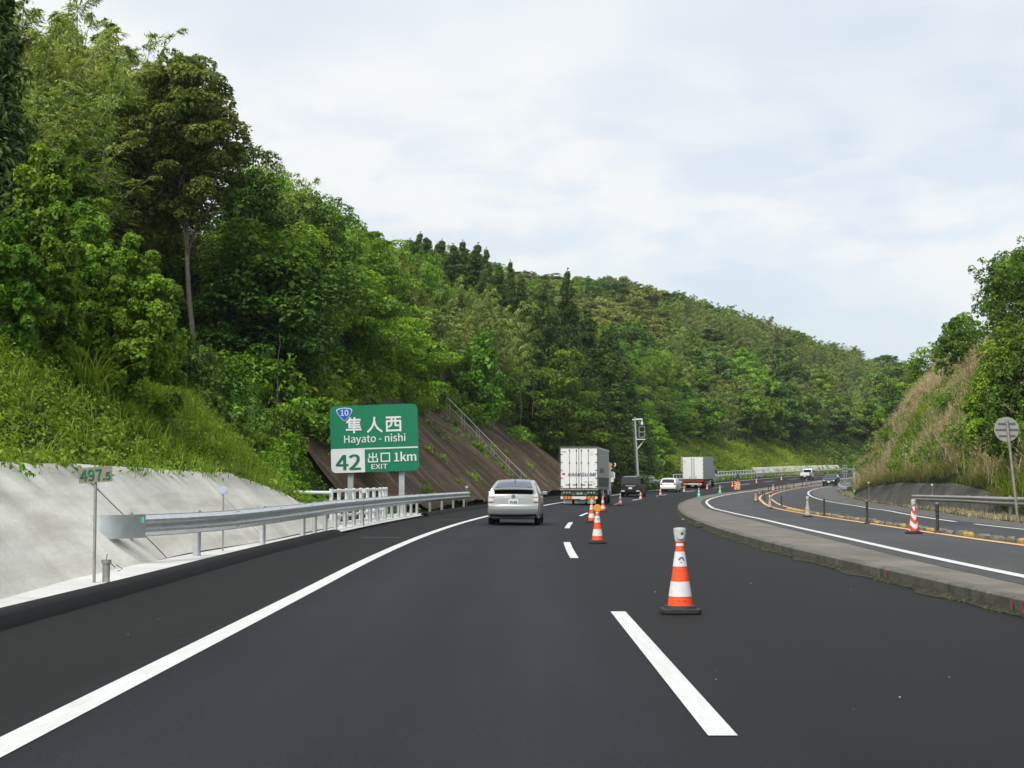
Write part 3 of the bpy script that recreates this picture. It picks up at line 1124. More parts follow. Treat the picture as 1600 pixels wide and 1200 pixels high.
def near_guardrail():
    t = empty('guardrail', rd(24.6, -7.3))
    tag(t, 'long new galvanised guardrail along the left shoulder in front of the pale slope', 'guardrail')
    inv = -Vector(t.location)
    ctl = [(24.4, -7.05, .66), (26, -6.62, .66), (28, -6.30, .66), (31, -6.16, .67), (36, -6.1, .68)] + [(s, lane(s) - 6.12, .69) for s in range(40, 79, 2)]
    path = [Vector(rd(*p)) + inv for p in smooth_path(ctl, .8)]
    b = MB()
    sec = [(-a, z) for a, z in wbeam(1)][::-1]
    b.sweep(path, sec, M_GALV)
    for s in np.arange(28.5, 78, 4.0):      # splice bolts
        o = float(np.interp(s, [c[0] for c in ctl], [c[1] for c in ctl]))
        for dz in (-.13, -.04, .04, .13):
            for ds in (-.09, .09):
                b.box(Vector(rd(s + ds, o + .085 if abs(dz) > .1 else o + .03, .68 + dz)) + inv, (.02, .03, .02), M_OLDGALV)
    b.build('beam', t, smooth=25)
    # rounded end piece
    e = MB()
    sec2 = [(.09, -.185), (.105, -.185), (.105, .185), (.09, .185)]
    ep = [Vector(rd(*q)) + inv for q in ((24.55, -7.01, .66), (24.35, -7.08, .66), (24.12, -7.2, .66), (23.98, -7.33, .66), (23.95, -7.44, .66), (24.0, -7.54, .66), (24.15, -7.6, .66))]
    e.sweep(ep, sec2, M_GALV)
    for z in (.852, .468):
        e.add([Vector(rd(*q)) + inv for q in ((24.55, -7.05, z), (24.3, -7.14, z), (24.02, -7.3, z), (24.0, -7.46, z), (24.15, -7.58, z), (24.5, -7.2, z))], [tuple(range(6))], M_GALV)
    e.build('end_cap', t, smooth=35)
    MB().box(Vector(rd(24.4, -6.955, .76)) + inv, (.09, .012, .09), M_CGREEN, Matrix.Rotation(math.radians(11), 3, 'Z')).build('reflector_sticker', t)
    posts = [(25.0, -7.3), (27.0, -6.62), (31.7, -6.31), (36.6, -6.26)]
    s = 38.4
    while s < 77.6:
        posts.append((s, lane(s) - 6.26))
        s += 1.75 if s < 60 else 4.0
    for s, o in posts:
        p0, p1 = Vector(rd(s, o, -.1)) + inv, Vector(rd(s, o, .86)) + inv
        MB().tube([p0, p1], .07 if s < 38 else .06, M_GALV, 12).build('post', t, smooth=40)


near_guardrail()


def railing(name, label, pts, posts, heights, group=None, r=.035, m=M_WPIPE, cat='railing'):
    """Pipe railing: heights of the rails, path in road coordinates (s, o, dz)."""
    base = Vector(rd(*pts[0]))
    t = empty(name, base)
    tag(t, label, cat, group)
    for h in heights:
        path = [Vector(rd(s, o, z + h)) - base for s, o, z in pts]
        MB().tube(path, r, m, 8).build('rail', t, smooth=40)
    for s, o, z in posts:
        MB().tube([Vector(rd(s, o, z - .25)) - base, Vector(rd(s, o, z + max(heights) + .07)) - base], r * 1.35, m, 8).build('post', t, smooth=40)
    return t


rp = [(s, lane(s) - 6.95, .05) for s in np.arange(45.5, 57.6, 1.0)]
rr = railing('pipe_railing', 'white pipe railing on the culvert behind the left guardrail and below the exit sign', rp, [(s, lane(s) - 6.95, .05) for s in list(np.arange(45.5, 57.0, 1.5)) + [57.5, 56.9]], (1.02, .62, .25), r=.045)
sp = [(45.4, -6.4, .05), (45.2, -7.6, .05), (44.8, -9.2, .05)]
railing('pipe_railing', 'side run of white pipe railing turning away from the road into the bushes', [(45.4, -6.98, .05), (44.9, -8.4, .05), (44.6, -9.3, .05)], [(45.1, -7.9, .05), (44.6, -9.3, .05)], (.98, .50), r=.045)
cw = MB()
cw.sweep([rd(s, lane(s) - 6.9) for s in np.arange(38, 60, 1.0)], [(.35, -.4), (-.75, -.4), (-.75, .06), (.35, .06)][::-1], M_APRON)
cw.build('culvert_kerb')['kind'] = 'structure'


def simple_guardrail(label, pts, post_s, zmid, m, group=None, face=-1, post_r=.06, name='guardrail', extra=0.0):
    base = Vector(rd(*pts[0]))
    t = empty(name, base)
    tag(t, label, 'guardrail', group)
    path = [Vector(rd(s, o, z + zmid)) - base for s, o, z in pts]
    MB().sweep(path, wbeam(1) if face > 0 else [(-a, z) for a, z in wbeam(1)][::-1], m).build('beam', t, smooth=25)
    for s in post_s:
        o, z = float(np.interp(s, [p[0] for p in pts], [p[1] for p in pts])), float(np.interp(s, [p[0] for p in pts], [p[2] for p in pts]))
        o2 = o - face * -.10
        MB().tube([Vector(rd(s, o2, z - .2)) - base, Vector(rd(s, o2, z + zmid + .12 + extra)) - base], post_r, m, 8).build('post', t, smooth=40)
    return t


fg = [(s, lane(s) - 6.0, 0.0) for s in np.arange(132, 320, 2.0)]
simple_guardrail('distant pale guardrail on the left of the far bend beyond the lorries', fg, list(np.arange(133, 318, 4.0)), .66, M_GALV)
railing('pipe_railing', 'white pipe railing behind the guardrail beside the black van and white estate car', [(s, lane(s) - 6.5, 0) for s in np.arange(152, 176, 2.0)], [(s, lane(s) - 6.5, 0) for s in np.arange(152, 176, 2.0)], (1.25, .35), r=.05)
railing('pipe_railing', 'long white pipe railing behind the far guardrail right of the second lorry', [(s, lane(s) - 6.5, 0) for s in np.arange(197, 258, 2.0)], [(s, lane(s) - 6.5, 0) for s in np.arange(197, 258, 2.0)], (1.25, .35), r=.05)

# right-hand guardrails
gp = [(s, float(np.interp(s, [40, 52, 60.5, 76, 90, 98], [15.9, 16.2, 16.6, 18.2, 18.75, 18.5])), OPPZ) for s in np.arange(42, 98.5, 1.5)]
simple_guardrail('weathered grey guardrail at the foot of the right bank', gp, [48, 53.5, 60.5, 68.0, 76.3, 84.0, 91.0, 96.0], .70, M_OLDGALV, face=1, post_r=.075, extra=.10)
gp = [(s, rside_o(s) + .5 - float(np.interp(s, [160, 166, 172], [-.7, 0, 0])), OPPZ) for s in np.arange(164, 230, 2.0)]
simple_guardrail('short grey guardrail beside the oncoming dark car', gp, list(np.arange(166, 228, 4.0)), .66, M_GALV, face=1)
gp = [(s, rside_o(s) + 2.6, OPPZ) for s in np.arange(158, 178, 2.0)]
simple_guardrail('blunt end of grey guardrail set back under the dry grass at the far bend', gp, [160, 164, 168, 172], .66, M_GALV, face=1)


# ------------------------------------------------------------------ small posts and signs
def kilometre_sign():
    Y = 20.0
    x = (151 - 800) / FPX * Y
    ppm = FPX / Y
    t = empty('kilometre_post', (x, Y, 0.05))
    tag(t, 'tan kilometre board reading 497.5 on a thin grey post before the pale slope', 'kilometre sign')
    zc = CAMH + (760 - 748) / ppm
    W, H = 52 / ppm, 24 / ppm
    MB().tube([(0, 0, 0), (-.005, 0, zc)], .021, M_OLDGALV, 10).build('post', t, smooth=40)
    b = MB().prism(rounded(-W / 2, W / 2, -H / 2, H / 2, .006), -.035, -.025, M_TAN).build('sign_board', t)
    b.location = (0, 0, zc)
    b.rotation_euler = (0, math.radians(-4), 0)
    letter('497', .195, (-.055, -.039, -.063), M_TEXTGREEN, b, bold=.012, fit=.285)
    letter('.5', .13, (.145, -.039, -.063), M_TEXTGREEN, b, bold=.012, fit=.10)
    s = empty('marker_stub', (x + .115, Y + .15, .05))
    tag(s, 'short grey stub post beside the kilometre board', 'post')
    MB().tube([(0, 0, -.05), (0, 0, .27)], .05, M_OLDGALV, 12).build('post', s, smooth=40)
    MB().tube([(0, 0, .255), (0, 0, .30)], .066, M_OLDGALV, 12).tube([(0, 0, .29), (.01, 0, .37)], .008, M_OLDGALV, 5).tube([(.05, 0, .26), (.11, .02, .2), (.12, .05, .23), (.2, .04, .18), (.14, .02, .15)], .006, M_BROWNRUB, 5).build('cap', s, smooth=40)


kilometre_sign()


def delineator(px, py_top, Y, label, m, zg=0.0, r=.05, lean=0):
    ppm = FPX / Y
    x = (px - 800) / ppm
    zt = CAMH + (760 - py_top) / ppm
    t = empty('delineator', (x, Y, zg))
    tag(t, label, 'delineator', 'roadside delineator posts')
    MB().tube([(lean, 0, -.15), (0, 0, zt - zg - r)], .017, M_OLDGALV, 8).build('post', t, smooth=40)
    MB().tube([(0, -.02, zt - zg - r), (0, .02, zt - zg - r)], r, m, 18).tube([(0, -.012, zt - zg - r), (0, .025, zt - zg - r)], r * 1.14, M_REF, 18).build('reflector', t, smooth=40)


delineator(350, 761, 29, 'round blue-white reflector on thin post behind the guardrail near the pale slope', M_BLUEREF, .1, .062)
delineator(569, 764, 46, 'round pale reflector on thin post between guardrail and white pipe railing', M_REF, .0, .062)
delineator(729.5, 759, 78, 'small pale reflector post at the far end of the left guardrail', M_REF, .05, .06)
delineator(1356, 753, 118, 'leaning pale reflector post in brown grass left of the dark concrete slope', M_REF, -.1, .06, .05)
delineator(1455, 756, 93, 'pale reflector post on the dark slope above the weathered guardrail', M_REF, .1, .06, .08)


def round_sign():
    Y = 56.0
    ppm = FPX / Y
    x = (1588 - 800) / ppm
    zg = .1
    t = empty('round_sign', (x, Y, zg))
    tag(t, 'back of a round grey road sign on a leaning pole behind the weathered guardrail', 'road sign')
    dx, zt = (1573 - 1588) / ppm, CAMH + (760 - 671) / ppm - zg
    MB().tube([(.02, 0, -.3), (dx + .01, 0, zt + .36)], .055, M_OLDGALV, 10).build('pole', t, smooth=40)
    r = 19.5 / ppm
    d = MB().tube([(0, .062, 0), (0, .08, 0)], r, M_SIGNBACK, 40).tube([(0, .058, 0), (0, .084, 0)], r * .985, M_SIGNBACK, 40).build('sign_disc', t, smooth=40)
    d.location = (dx + .02, 0, zt)
    for dz, w in ((.22, .62), (0, .82), (-.22, .60)):
        MB().box((0, .045, dz), (w, .03, .05), M_OLDGALV).box((0, .028, dz + .022), (w, .035, .008), M_OLDGALV).build('back_rib', d)


round_sign()


def backside_sign():
    s, o = ground_at(1321, 764, OPPZ)
    x, y = XY(s, o)
    ppm = FPX / y
    t = empty('stacked_sign', (x, y, surf(s, o)))
    tag(t, 'small stacked grey sign seen from behind on two posts beyond the dark oncoming car', 'road sign')
    z0 = CAMH + (760 - 726) / ppm - surf(s, o)
    for k in range(3):
        MB().box((0, .03, z0 - .2 - k * .37), (.62, .03, .33), M_SIGNBACK).box((0, -.01, z0 - .2 - k * .37), (.56, .04, .08), M_BLACKPL).build('sign_panel', t)
    for dx in (-.13, .16):
        MB().tube([(dx, 0, -.4), (dx, 0, z0 - .05)], .04, M_POST, 8).build('post', t, smooth=40)
    s, o = ground_at(1337, 768, OPPZ)
    x, y = XY(s, o)
    g = surf(s, o)
    ppm = FPX / y
    zt = CAMH + (760 - 737) / ppm - g
    c = empty('roadside_cabinet', (x, y, g))
    tag(c, 'tall pale roadside cabinet at the edge of the far bend under the dry grass', 'cabinet')
    MB().box((0, 0, zt / 2 - .1), (.42, .4, zt + .2), M_WPIPE).build('case', c, bevel=.02)
    MB().box((0, 0, zt + .03), (.5, .48, .06), M_POST).build('lid', c)
    MB().box((0, -.21, zt * .55), (.3, .02, zt * .55), M_SWHITE).build('door', c)


backside_sign()


def camera_pole():
    s, o = ground_at(999, 773)
    x, y = XY(s, o)
    g = surf(s, o)
    ppm = FPX / y
    H = CAMH + (760 - 652) / ppm - g
    t = empty('camera_pole', (x, y, g))
    tag(t, 'tall pale traffic camera pole with ladder and side cage behind the black van', 'camera pole')
    lx = lambda z: -.40 * z / H
    MB().tube([(0, 0, -.3), (lx(H), 0, H)], [.12, .09], M_POST, 12).build('pole', t, smooth=40)
    arm = MB().tube([(lx(H), 0, H - .22), (lx(H) + .75, 0, H - .2)], .07, M_WPIPE, 8).tube([(lx(H) - .25, 0, H - .25), (lx(H), 0, H - .25)], .06, M_WPIPE, 8).build('arm', t, smooth=40)
    MB().tube([(lx(H) + .70, 0, H - .2), (lx(H) + .70, 0, H - .5)], .05, M_WPIPE, 8).lathe([(.05, -.5), (.12, -.55), (.13, -.72), (.0, -.84)], M_WPIPE, 12, (lx(H) + .70, 0, H)).build('camera', t, smooth=40)
    ld = MB()
    for dx in (-.17, -.27):
        ld.tube([(dx, -.1, .6), (dx + lx(H), -.1, H - .3)], .009, M_OLDGALV, 4)
    for k in range(22):
        z = .7 + k * (H - 1.2) / 21
        ld.tube([(-.27 + lx(z), -.1, z), (-.17 + lx(z), -.1, z)], .008, M_OLDGALV, 4)
        if k % 4 == 0:
            ld.tube([(-.17 + lx(z), -.1, z), (lx(z), 0, z)], .012, M_POST, 4)
    ld.build('ladder', t)
    cg = MB()
    z0, z1 = H - 1.95, H - .95
    for (ax, ay) in ((.30, -.3), (.85, -.3), (.30, .3), (.85, .3)):
        cg.tube([(lx(z0) + ax, ay, z0), (lx(z0) + ax, ay, z1)], .018, M_POST, 5)
    for z in (z0, (z0 + z1) / 2, z1):
        cg.tube([(lx(z0) + .30, -.3, z), (lx(z0) + .85, -.3, z), (lx(z0) + .85, .3, z), (lx(z0) + .30, .3, z), (lx(z0) + .30, -.3, z)], .017, M_POST, 5)
    cg.build('cage', t)
    MB().box((lx(z0) + .45, 0, z0 - .22), (.9, .5, .09), M_WPIPE).tube([(lx(z0) + .85, 0, z0 - .25), (lx(z0) + .15, 0, z0 - 1.15)], .05, M_WPIPE, 6).build('bracket', t)


camera_pole()


def warning_lamp():
    s, o = ground_at(954, 774.5)
    x, y = XY(s, o)
    ppm = FPX / y
    g = surf(s, o)
    zl = CAMH + (760 - 729) / ppm - g
    t = empty('warning_light', (x, y, g))
    tag(t, 'amber warning light with black surround on a pale post right of the nearest lorry', 'warning light')
    MB().tube([(0, 0, -.1), (.05, 0, zl - .3)], .055, M_POST, 8).build('post', t, smooth=40)
    hd = MB().tube([(.05, -.06, zl), (.05, .12, zl)], .42, M_BLACKPL, 20).build('lamp_housing', t, smooth=40)
    MB().tube([(.0, -.10, zl + .16), (.0, -.06, zl + .16)], .15, M_AMBER, 14).build('lens', hd, smooth=40)
    MB().tube([(-.02, -.10, zl - .17), (-.02, -.06, zl - .17)], .16, M_AMBER, 14).build('lens', hd, smooth=40)
    MB().tube([(.38, -.08, zl - .02), (.46, .02, zl + .1), (.42, .1, zl + .3)], .06, M_WPIPE, 8).build('side_shade', t, smooth=40)
    MB().box((.24, 0, zl - .85), (.34, .22, .55), M_WPIPE).box((.14, 0, zl - 1.25), (.3, .2, .4), M_WPIPE).build('control_box', t, bevel=.02)


warning_lamp()


def check_board():
    s, o = ground_at(1152, 766.5)
    x, y = XY(s, o)
    g = surf(s, o)
    ppm = FPX / y
    W, H = 9.0 / ppm, 13.5 / ppm
    t = empty('warning_board', (x, y, g), 0)
    tag(t, 'small orange board with red and white chequers at the tip of the median', 'warning board')
    MB().prism(rounded(-W / 2, W / 2, .02, H, .09), -.08, .08, M_CHORANGE).build('board', t)
    c = MB()
    n = 4
    for i in range(n):
        for j in range(n):
            u = W * .92 / n
            v = H * .52 / n
            c.box((-W * .46 + u * (i + .5), -.088, H * .22 + v * (j + .5)), (u, .014, v), M_CRED if (i + j) % 2 else M_SWHITE)
    c.build('chequer_panel', t)
    MB().box((0, .12, .05), (W * .9, .5, .09), M_RUBBER).build('foot', t)
    s, o = ground_at(1153, 757.5)
    x, y = XY(s, o)
    ppm = FPX / y
    g = surf(s, o)
    zt = CAMH + (760 - 740.5) / ppm - g
    b = empty('blue_marker', (x, y, g))
    tag(b, 'dark blue upright marker sign standing by the far white railing', 'road sign')
    MB().tube([(0, 0, -.1), (0, 0, zt)], .04, M_POST, 8).build('post', b, smooth=40)
    MB().prism(rounded(-.15, .15, zt - .62, zt, .03), -.06, -.03, M_DKBLUE).build('sign_panel', b)


check_board()


def stair_rail():
    s = 115.0
    t = empty('stair_handrail', left_pt(s, .5))
    tag(t, 'thin grey handrail running up the brown sprayed slope above the silver car', 'handrail')
    base = Vector(t.location)

    def q(d, h):
        x, y = XY(s, lane(s) - EDGE - d)
        z = surf(s, lane(s) - EDGE) + d * 1.0
        return Vector((x, y, z + .28 + h)) - base
    MB().tube([q(.4, .95), q(6.5, .95)], .028, M_OLDGALV, 6).build('hand_rail', t, smooth=40)
    MB().tube([q(.4, .42), q(6.5, .42)], .018, M_OLDGALV, 6).build('mid_rail', t, smooth=40)
    MB().tube([q(-.1, .05), q(6.4, .05)], .05, M_KERB, 6).build('stair_edge', t)
    for k in range(6):
        d = .6 + k * 1.14
        for dd in (0, .22):
            MB().tube([q(d + dd, -.2), q(d + dd, .95)], .02, M_OLDGALV, 5).build('post', t)
    # second short piece of rail higher up, above the bushes
    s2 = 92.0
    t2 = empty('stair_handrail', left_pt(s2, 8.0))
    tag(t2, 'short piece of grey handrail among bushes at the top of the brown slope', 'handrail')
    b2 = Vector(t2.location)
    p = lambda d, h: Vector(left_pt(s2, d, h * .8)) - b2
    MB().tube([p(7.8, 1.0), p(9.6, 1.0)], .028, M_OLDGALV, 6).build('hand_rail', t2)
    for d in (8.0, 8.3, 9.3):
        MB().tube([p(d, -.1), p(d, 1.0)], .02, M_OLDGALV, 5).build('post', t2)


stair_rail()


# ------------------------------------------------------------------ cones, poles, blocks
def make_cone(kind, lamp, label, group):
    A, B = {'new': (M_ORANGE, M_CWHITE), 'chevron': (M_CRED, M_CWHITE), 'faded': (M_FADED, M_FWHITE), 'dark': (M_BROWNRUB, M_FADED), 'green': (M_CGREEN, M_CPALE)}[kind]
    t = empty('traffic_cone')
    tag(t, label, 'traffic cone', group)
    b = MB()
    b.prism(rounded(-.2, .2, -.19, .19, .05), 0, .045, M_RUBBER if kind != 'green' else M_CGREEN)
    b.v = [(x, z, y) for x, y, z in b.v]
    b.f = [f[::-1] for f in b.f]
    b.lathe([(.175, .045), (.165, .07), (.13, .075)], M_RUBBER if kind != 'green' else M_CGREEN, 24)
    b.build('base', t, smooth=35, bevel=.006)
    r = lambda z: lerp(.131, .040, (z - .07) / .613)
    if kind in ('new', 'green'):
        zs = [.07, .168, .32, .473, .625, .683, .71]
        ms_ = [A, B, A, B, A, M_CWHITE]
        c = MB()
        for i in range(6):
            e = .0035 if ms_[i] is B else 0
            c.lathe([(r(zs[i]) + e, zs[i]), (r(zs[i + 1]) + e, zs[i + 1])], ms_[i], 28)
        c.lathe([(r(.71), .71), (0, .712)], M_RUBBER, 28)
        c.build('body', t, smooth=35)
    else:
        c = MB()
        n, nz = 24, 48
        for j in range(nz):
            z0, z1 = lerp(.07, .69, j / nz), lerp(.07, .69, (j + 1) / nz)
            for k in range(n):
                a0, a1 = 2 * math.pi * k / n, 2 * math.pi * (k + 1) / n
                sl = abs(((k / n * 2) % 1) - .5) * .26 if kind == 'chevron' else 0
                band = int(((z0 + .12 - sl) / (.115)) % 2)
                c.add([(r(z0) * math.cos(a0), r(z0) * math.sin(a0), z0), (r(z0) * math.cos(a1), r(z0) * math.sin(a1), z0), (r(z1) * math.cos(a1), r(z1) * math.sin(a1), z1), (r(z1) * math.cos(a0), r(z1) * math.sin(a0), z1)], [(0, 1, 2, 3)], A if band else B)
        c.build('body', t, smooth=35)
    if kind == 'new':
        em = MB()

        def q(a, z):
            a = math.radians(-90 + a)
            rr = r(z) + .0065
            return (rr * math.cos(a), rr * math.sin(a), z)
        arc = [(-24, .545), (-12, .560), (2, .572), (14, .574), (25, .566), (32, .545)]
        arc2 = [(34, .530), (24, .548), (13, .556), (2, .555), (-10, .549)]
        em.add([q(a, z) for a, z in arc + arc2], [tuple(range(len(arc + arc2)))], M_TEXTBLUE)
        em.add([q(-22, .548), q(-6, .548), q(2, .538), q(-20, .538)], [(0, 1, 2, 3)], M_TEXTGREY)
        em.add([q(18, .55), q(28, .545), q(36, .525), q(27, .53)], [(0, 1, 2, 3)], M_TEXTDARK)
        em.add([q(-4, .519), q(12, .519), q(12, .511), q(-4, .511)], [(0, 1, 2, 3)], M_TEXTGREY)
        for k in range(7):
            if k != 3:
                em.add([q(-18 + 6 * k, .120 + .005 * (k % 2)), q(-14 + 6 * k, .121), q(-14 + 6 * k, .134 - .004 * (k % 3)), q(-18 + 6 * k, .132)], [(0, 1, 2, 3)], M_HAZR)
        em.build('emblem', t)
    if lamp == 'lantern':
        g = MB()
        g.lathe([(.040, .70), (.046, .725)], M_ORANGE, 20)
        pr = [(.046, .725), (.052, .74), (.062, .80), (.066, .85), (.062, .866), (.0, .872)]
        g.lathe(pr, M_LANTERN, 20)
        g.v = [(x, y * .7, z) for x, y, z in g.v]
        g.tube([(0, -.052, .79), (0, -.047, .79)], .038, M_CLEARLENS, 16)
        g.tube([(.018, -.056, .81), (.018, -.05, .81)], .014, M_TEXTDARK, 10)
        g.build('lamp', t, smooth=35)
    elif lamp == 'amber':
        g = MB().tube([(0, 0, .70), (0, 0, .76)], .03, M_RUBBER, 10).tube([(0, -.04, .80), (0, .04, .80)], .082, M_AMBER, 24).tube([(0, -.03, .80), (0, .03, .80)], .09, M_CHORANGE, 24)
        g.build('lamp', t, smooth=35)
    elif lamp == 'grey':
        MB().tube([(0, 0, .70), (0, 0, .74)], .03, M_CWHITE, 10).tube([(0, -.04, .78), (0, .04, .78)], .072, M_LANTERN, 24).build('lamp', t, smooth=35)
    elif lamp == 'small amber':
        MB().lathe([(.035, .70), (.048, .74), (.045, .79), (0, .82)], M_AMBER, 14).build('lamp', t, smooth=35)
    elif lamp == 'white':
        MB().lathe([(.032, .70), (.04, .74), (.04, .80), (0, .83)], M_CWHITE, 14).build('lamp', t, smooth=35)
    return t


G_CONE = 'traffic cones along the closed lane'
CONES = [
    ('new', 'lantern', 'large orange and white cone with grey lantern alone on the dark asphalt', 1063, 958),
    ('new', 'amber', 'orange and white cone with round amber lamp, second along the closed lane', 933.5, 849),
    ('new', 'grey', 'orange and white cone with round grey lamp just left of the amber-lamp cone', 924.5, 816.5),
    ('new', 'small amber', 'orange and white cone with small amber lamp by the rear corner of the near lorry', 942, 800),
    ('new', 'white', 'orange and white cone with white cap between near lorry and black van', 969, 790),
    ('new', None, 'orange and white cone at the rear right corner of the black van', 1001, 782),
    ('new', None, 'orange and white cone behind the white estate car', 1032, 775.5),
    ('new', None, 'orange and white cone at the rear left corner of the second lorry', 1069, 770),
    ('new', None, 'orange and white cone at the right side of the second lorry', 1105, 766),
    ('new', None, 'orange and white cone just left of the orange chequered board', 1144.5, 762),
    ('new', None, 'orange and white cone in front of the long white railing, right of the chequered board', 1182, 756),
    ('new', None, 'small orange and white cone under the far railing left of the pickup', 1221, 751),
    ('new', None, 'farthest small orange cone at the tail of the white pickup', 1261, 747),
]
protos = {}
for kd, lp, lab, px, py in CONES:
    s, o = ground_at(px, py)
    if (kd, lp) not in protos:
        c = protos[(kd, lp)] = make_cone(kd, lp, lab, G_CONE)
    else:
        c = copy_tree(protos[(kd, lp)])
        c['label'] = lab
    c.location = rd(s, o, .006)
    c.rotation_euler = (0, 0, heading(s) + (0 if px == 1063 else random.uniform(-.25, .25)))
G_OPP = 'cones along the orange line of the opposing road'
OPPC = [
    ('chevron', 'lantern', 'red and white chevron cone with pale lantern on the orange line before the right guardrail', 1428, 834),
    ('faded', 'lantern', 'pale faded cone with grey lantern, second along the orange line', 1262, 808),
    ('faded', 'grey', 'small faded cone where the orange line starts to double', 1203, 794.5),
    ('faded', None, 'faded cone at the outermost turn of the orange line', 1181, 784),
    ('dark', None, 'dirty dark cone among the black poles at the turn of the orange line', 1187, 773.5),
    ('chevron', 'white', 'red and white chevron cone among poles past the turn of the orange line', 1208, 768),
    ('dark', None, 'dirty dark cone between poles on the far orange line', 1232, 763.5),
    ('dark', 'white', 'last dirty cone on the far orange line before the oncoming dark car', 1260, 758.8),
]
for kd, lp, lab, px, py in OPPC:
    s, o = ground_at(px, py, OPPZ)
    if (kd, lp) not in protos:
        c = protos[(kd, lp)] = make_cone(kd, lp, lab, G_OPP)
    else:
        c = copy_tree(protos[(kd, lp)])
        c['label'], c['group'] = lab, G_OPP
    c.location = rd(s, o, OPPZ + .006)
    c.rotation_euler = (0, 0, heading(s) + random.uniform(-.2, .2))
for px, py, lab in ((1125, 771.5, 'small green cone at the median tip right of the second lorry'), (1092, 777, 'small green cone on the kerb in front of the second lorry')):
    c = make_cone('green', 'white', lab, 'small green cones at the median tip') if px == 1125 else copy_tree(gc)
    gc = c
    c['label'] = lab
    s, o = ground_at(px, py, .12)
    c.location = rd(s, o, .17 if o > kerb_o(s) else .01)


def make_pole():
    t = empty('lane_pole')
    tag(t, 'x', 'lane pole', 'rubber lane poles along the orange line')
    MB().lathe([(.10, 0), (.10, .03), (.07, .05), (.045, .06)], M_BROWNRUB, 16).build('base', t, smooth=40)
    b = MB()
    zs = [.05, .42, .47, .53, .58, .64, .69, .75, .80]
    for i in range(len(zs) - 1):
        mm = M_BROWNRUB if i % 2 == 0 else M_OLDGALV if i > 6 else M_RUBBER
        rr = .042 if i % 2 == 0 else .045
        b.lathe([(rr, zs[i]), (rr, zs[i + 1])], mm, 14)
    b.lathe([(.045, .80), (.035, .82), (0, .822)], M_RUBBER, 14)
    b.build('post', t, smooth=40)
    return t


POLES = [(1465, 833, 'dark rubber pole right of the chevron cone, before the weathered guardrail'), (1355, 818.5, 'dark rubber pole between the faded lantern cone and the chevron cone'),
         (1288, 807, 'dark rubber pole just right of the faded lantern cone'), (1221, 791, 'dark rubber pole with pale bands where the double orange line begins'),
         (1575, 849, 'dark rubber pole nearest the right edge of the photo on the orange line')]
far_lab = 'thin dark rubber pole of the row along the far orange line past its turn'
POLES += [(a, b, far_lab) for a, b in ((1204.5, 785), (1195, 782), (1192, 778.5), (1201, 768.5), (1204.5, 768), (1212, 767), (1217, 766), (1222.5, 765), (1228.5, 764.3), (1240.5, 762.4), (1253.6, 760.5), (1267.5, 758))]
pp = make_pole()
first = True
for px, py, lab in POLES:
    if px == 1575:
        continue
    s, o = ground_at(px, py, OPPZ)
    c = pp if first else copy_tree(pp)
    first = False
    c['label'] = lab
    c.location = rd(s, o, OPPZ + .004)

random.seed(11)


def block_mesh(m, k):
    b = MB()
    pts = []
    random.seed(40 + k)
    for z, f in ((0, 1.0), (.07, .95), (.115, .70)):
        for i in range(10):
            a = 2 * math.pi * i / 10
            pts.append((.13 * f * math.copysign(abs(math.cos(a)) ** .6, math.cos(a)) * random.uniform(.85, 1.1), .30 * f * math.copysign(abs(math.sin(a)) ** .6, math.sin(a)) * random.uniform(.9, 1.08), z * random.uniform(.9, 1.1)))
    fs = [(j * 10 + i, j * 10 + (i + 1) % 10, (j + 1) * 10 + (i + 1) % 10, (j + 1) * 10 + i) for j in range(2) for i in range(10)] + [tuple(20 + i for i in range(10))]
    b.add(pts, fs, m)
    o = b.build('separator_block', smooth=30)
    return o


blocks = [block_mesh(M_YELLOW, 0), block_mesh(M_BLOCK, 1), block_mesh(M_BLOCK, 2)]
used = [False] * 3
random.seed(7)
s = 27.5
i = 0
while s < 92:
    k = 0 if i % 4 == 0 or s > 80 else random.choice((1, 2))
    c = blocks[k] if not used[k] else blocks[k].copy()
    if used[k]:
        COL.objects.link(c)
    used[k] = True
    c.location = rd(s, orange_o(s) + .34 + random.uniform(-.05, .05), OPPZ + .002)
    c.rotation_euler = (0, 0, heading(s) + random.uniform(-.25, .25))
    c.scale = (random.uniform(.8, 1.1), random.uniform(.7, 1.25), random.uniform(.7, 1.1))
    tag(c, 'yellow painted separator block in the low row behind the orange line' if k == 0 else 'dirty grey separator block in the low row behind the orange line', 'block', 'low separator blocks behind the orange line')
    s += random.uniform(1.0, 1.5)
    i += 1

# marks on the median and road
mk = MB()


def patch(pts, zo, m, name='stain'):
    b = MB()
    b.add([rd(s, o, zo(s, o) if callable(zo) else zo) for s, o in pts], [tuple(range(len(pts)))], m)
    o = b.build('road_' + name)
    o['kind'] = 'structure'
    return o


def medz(s, o):
    a, b = kerb_o(s) + .22, opp1_o(s) - .45
    return lerp(surf(s, a) + .164, surf(s, b) + OPPZ - .004, min(1, max(0, (o - a) / (b - a)))) - surf(s, o) + .006


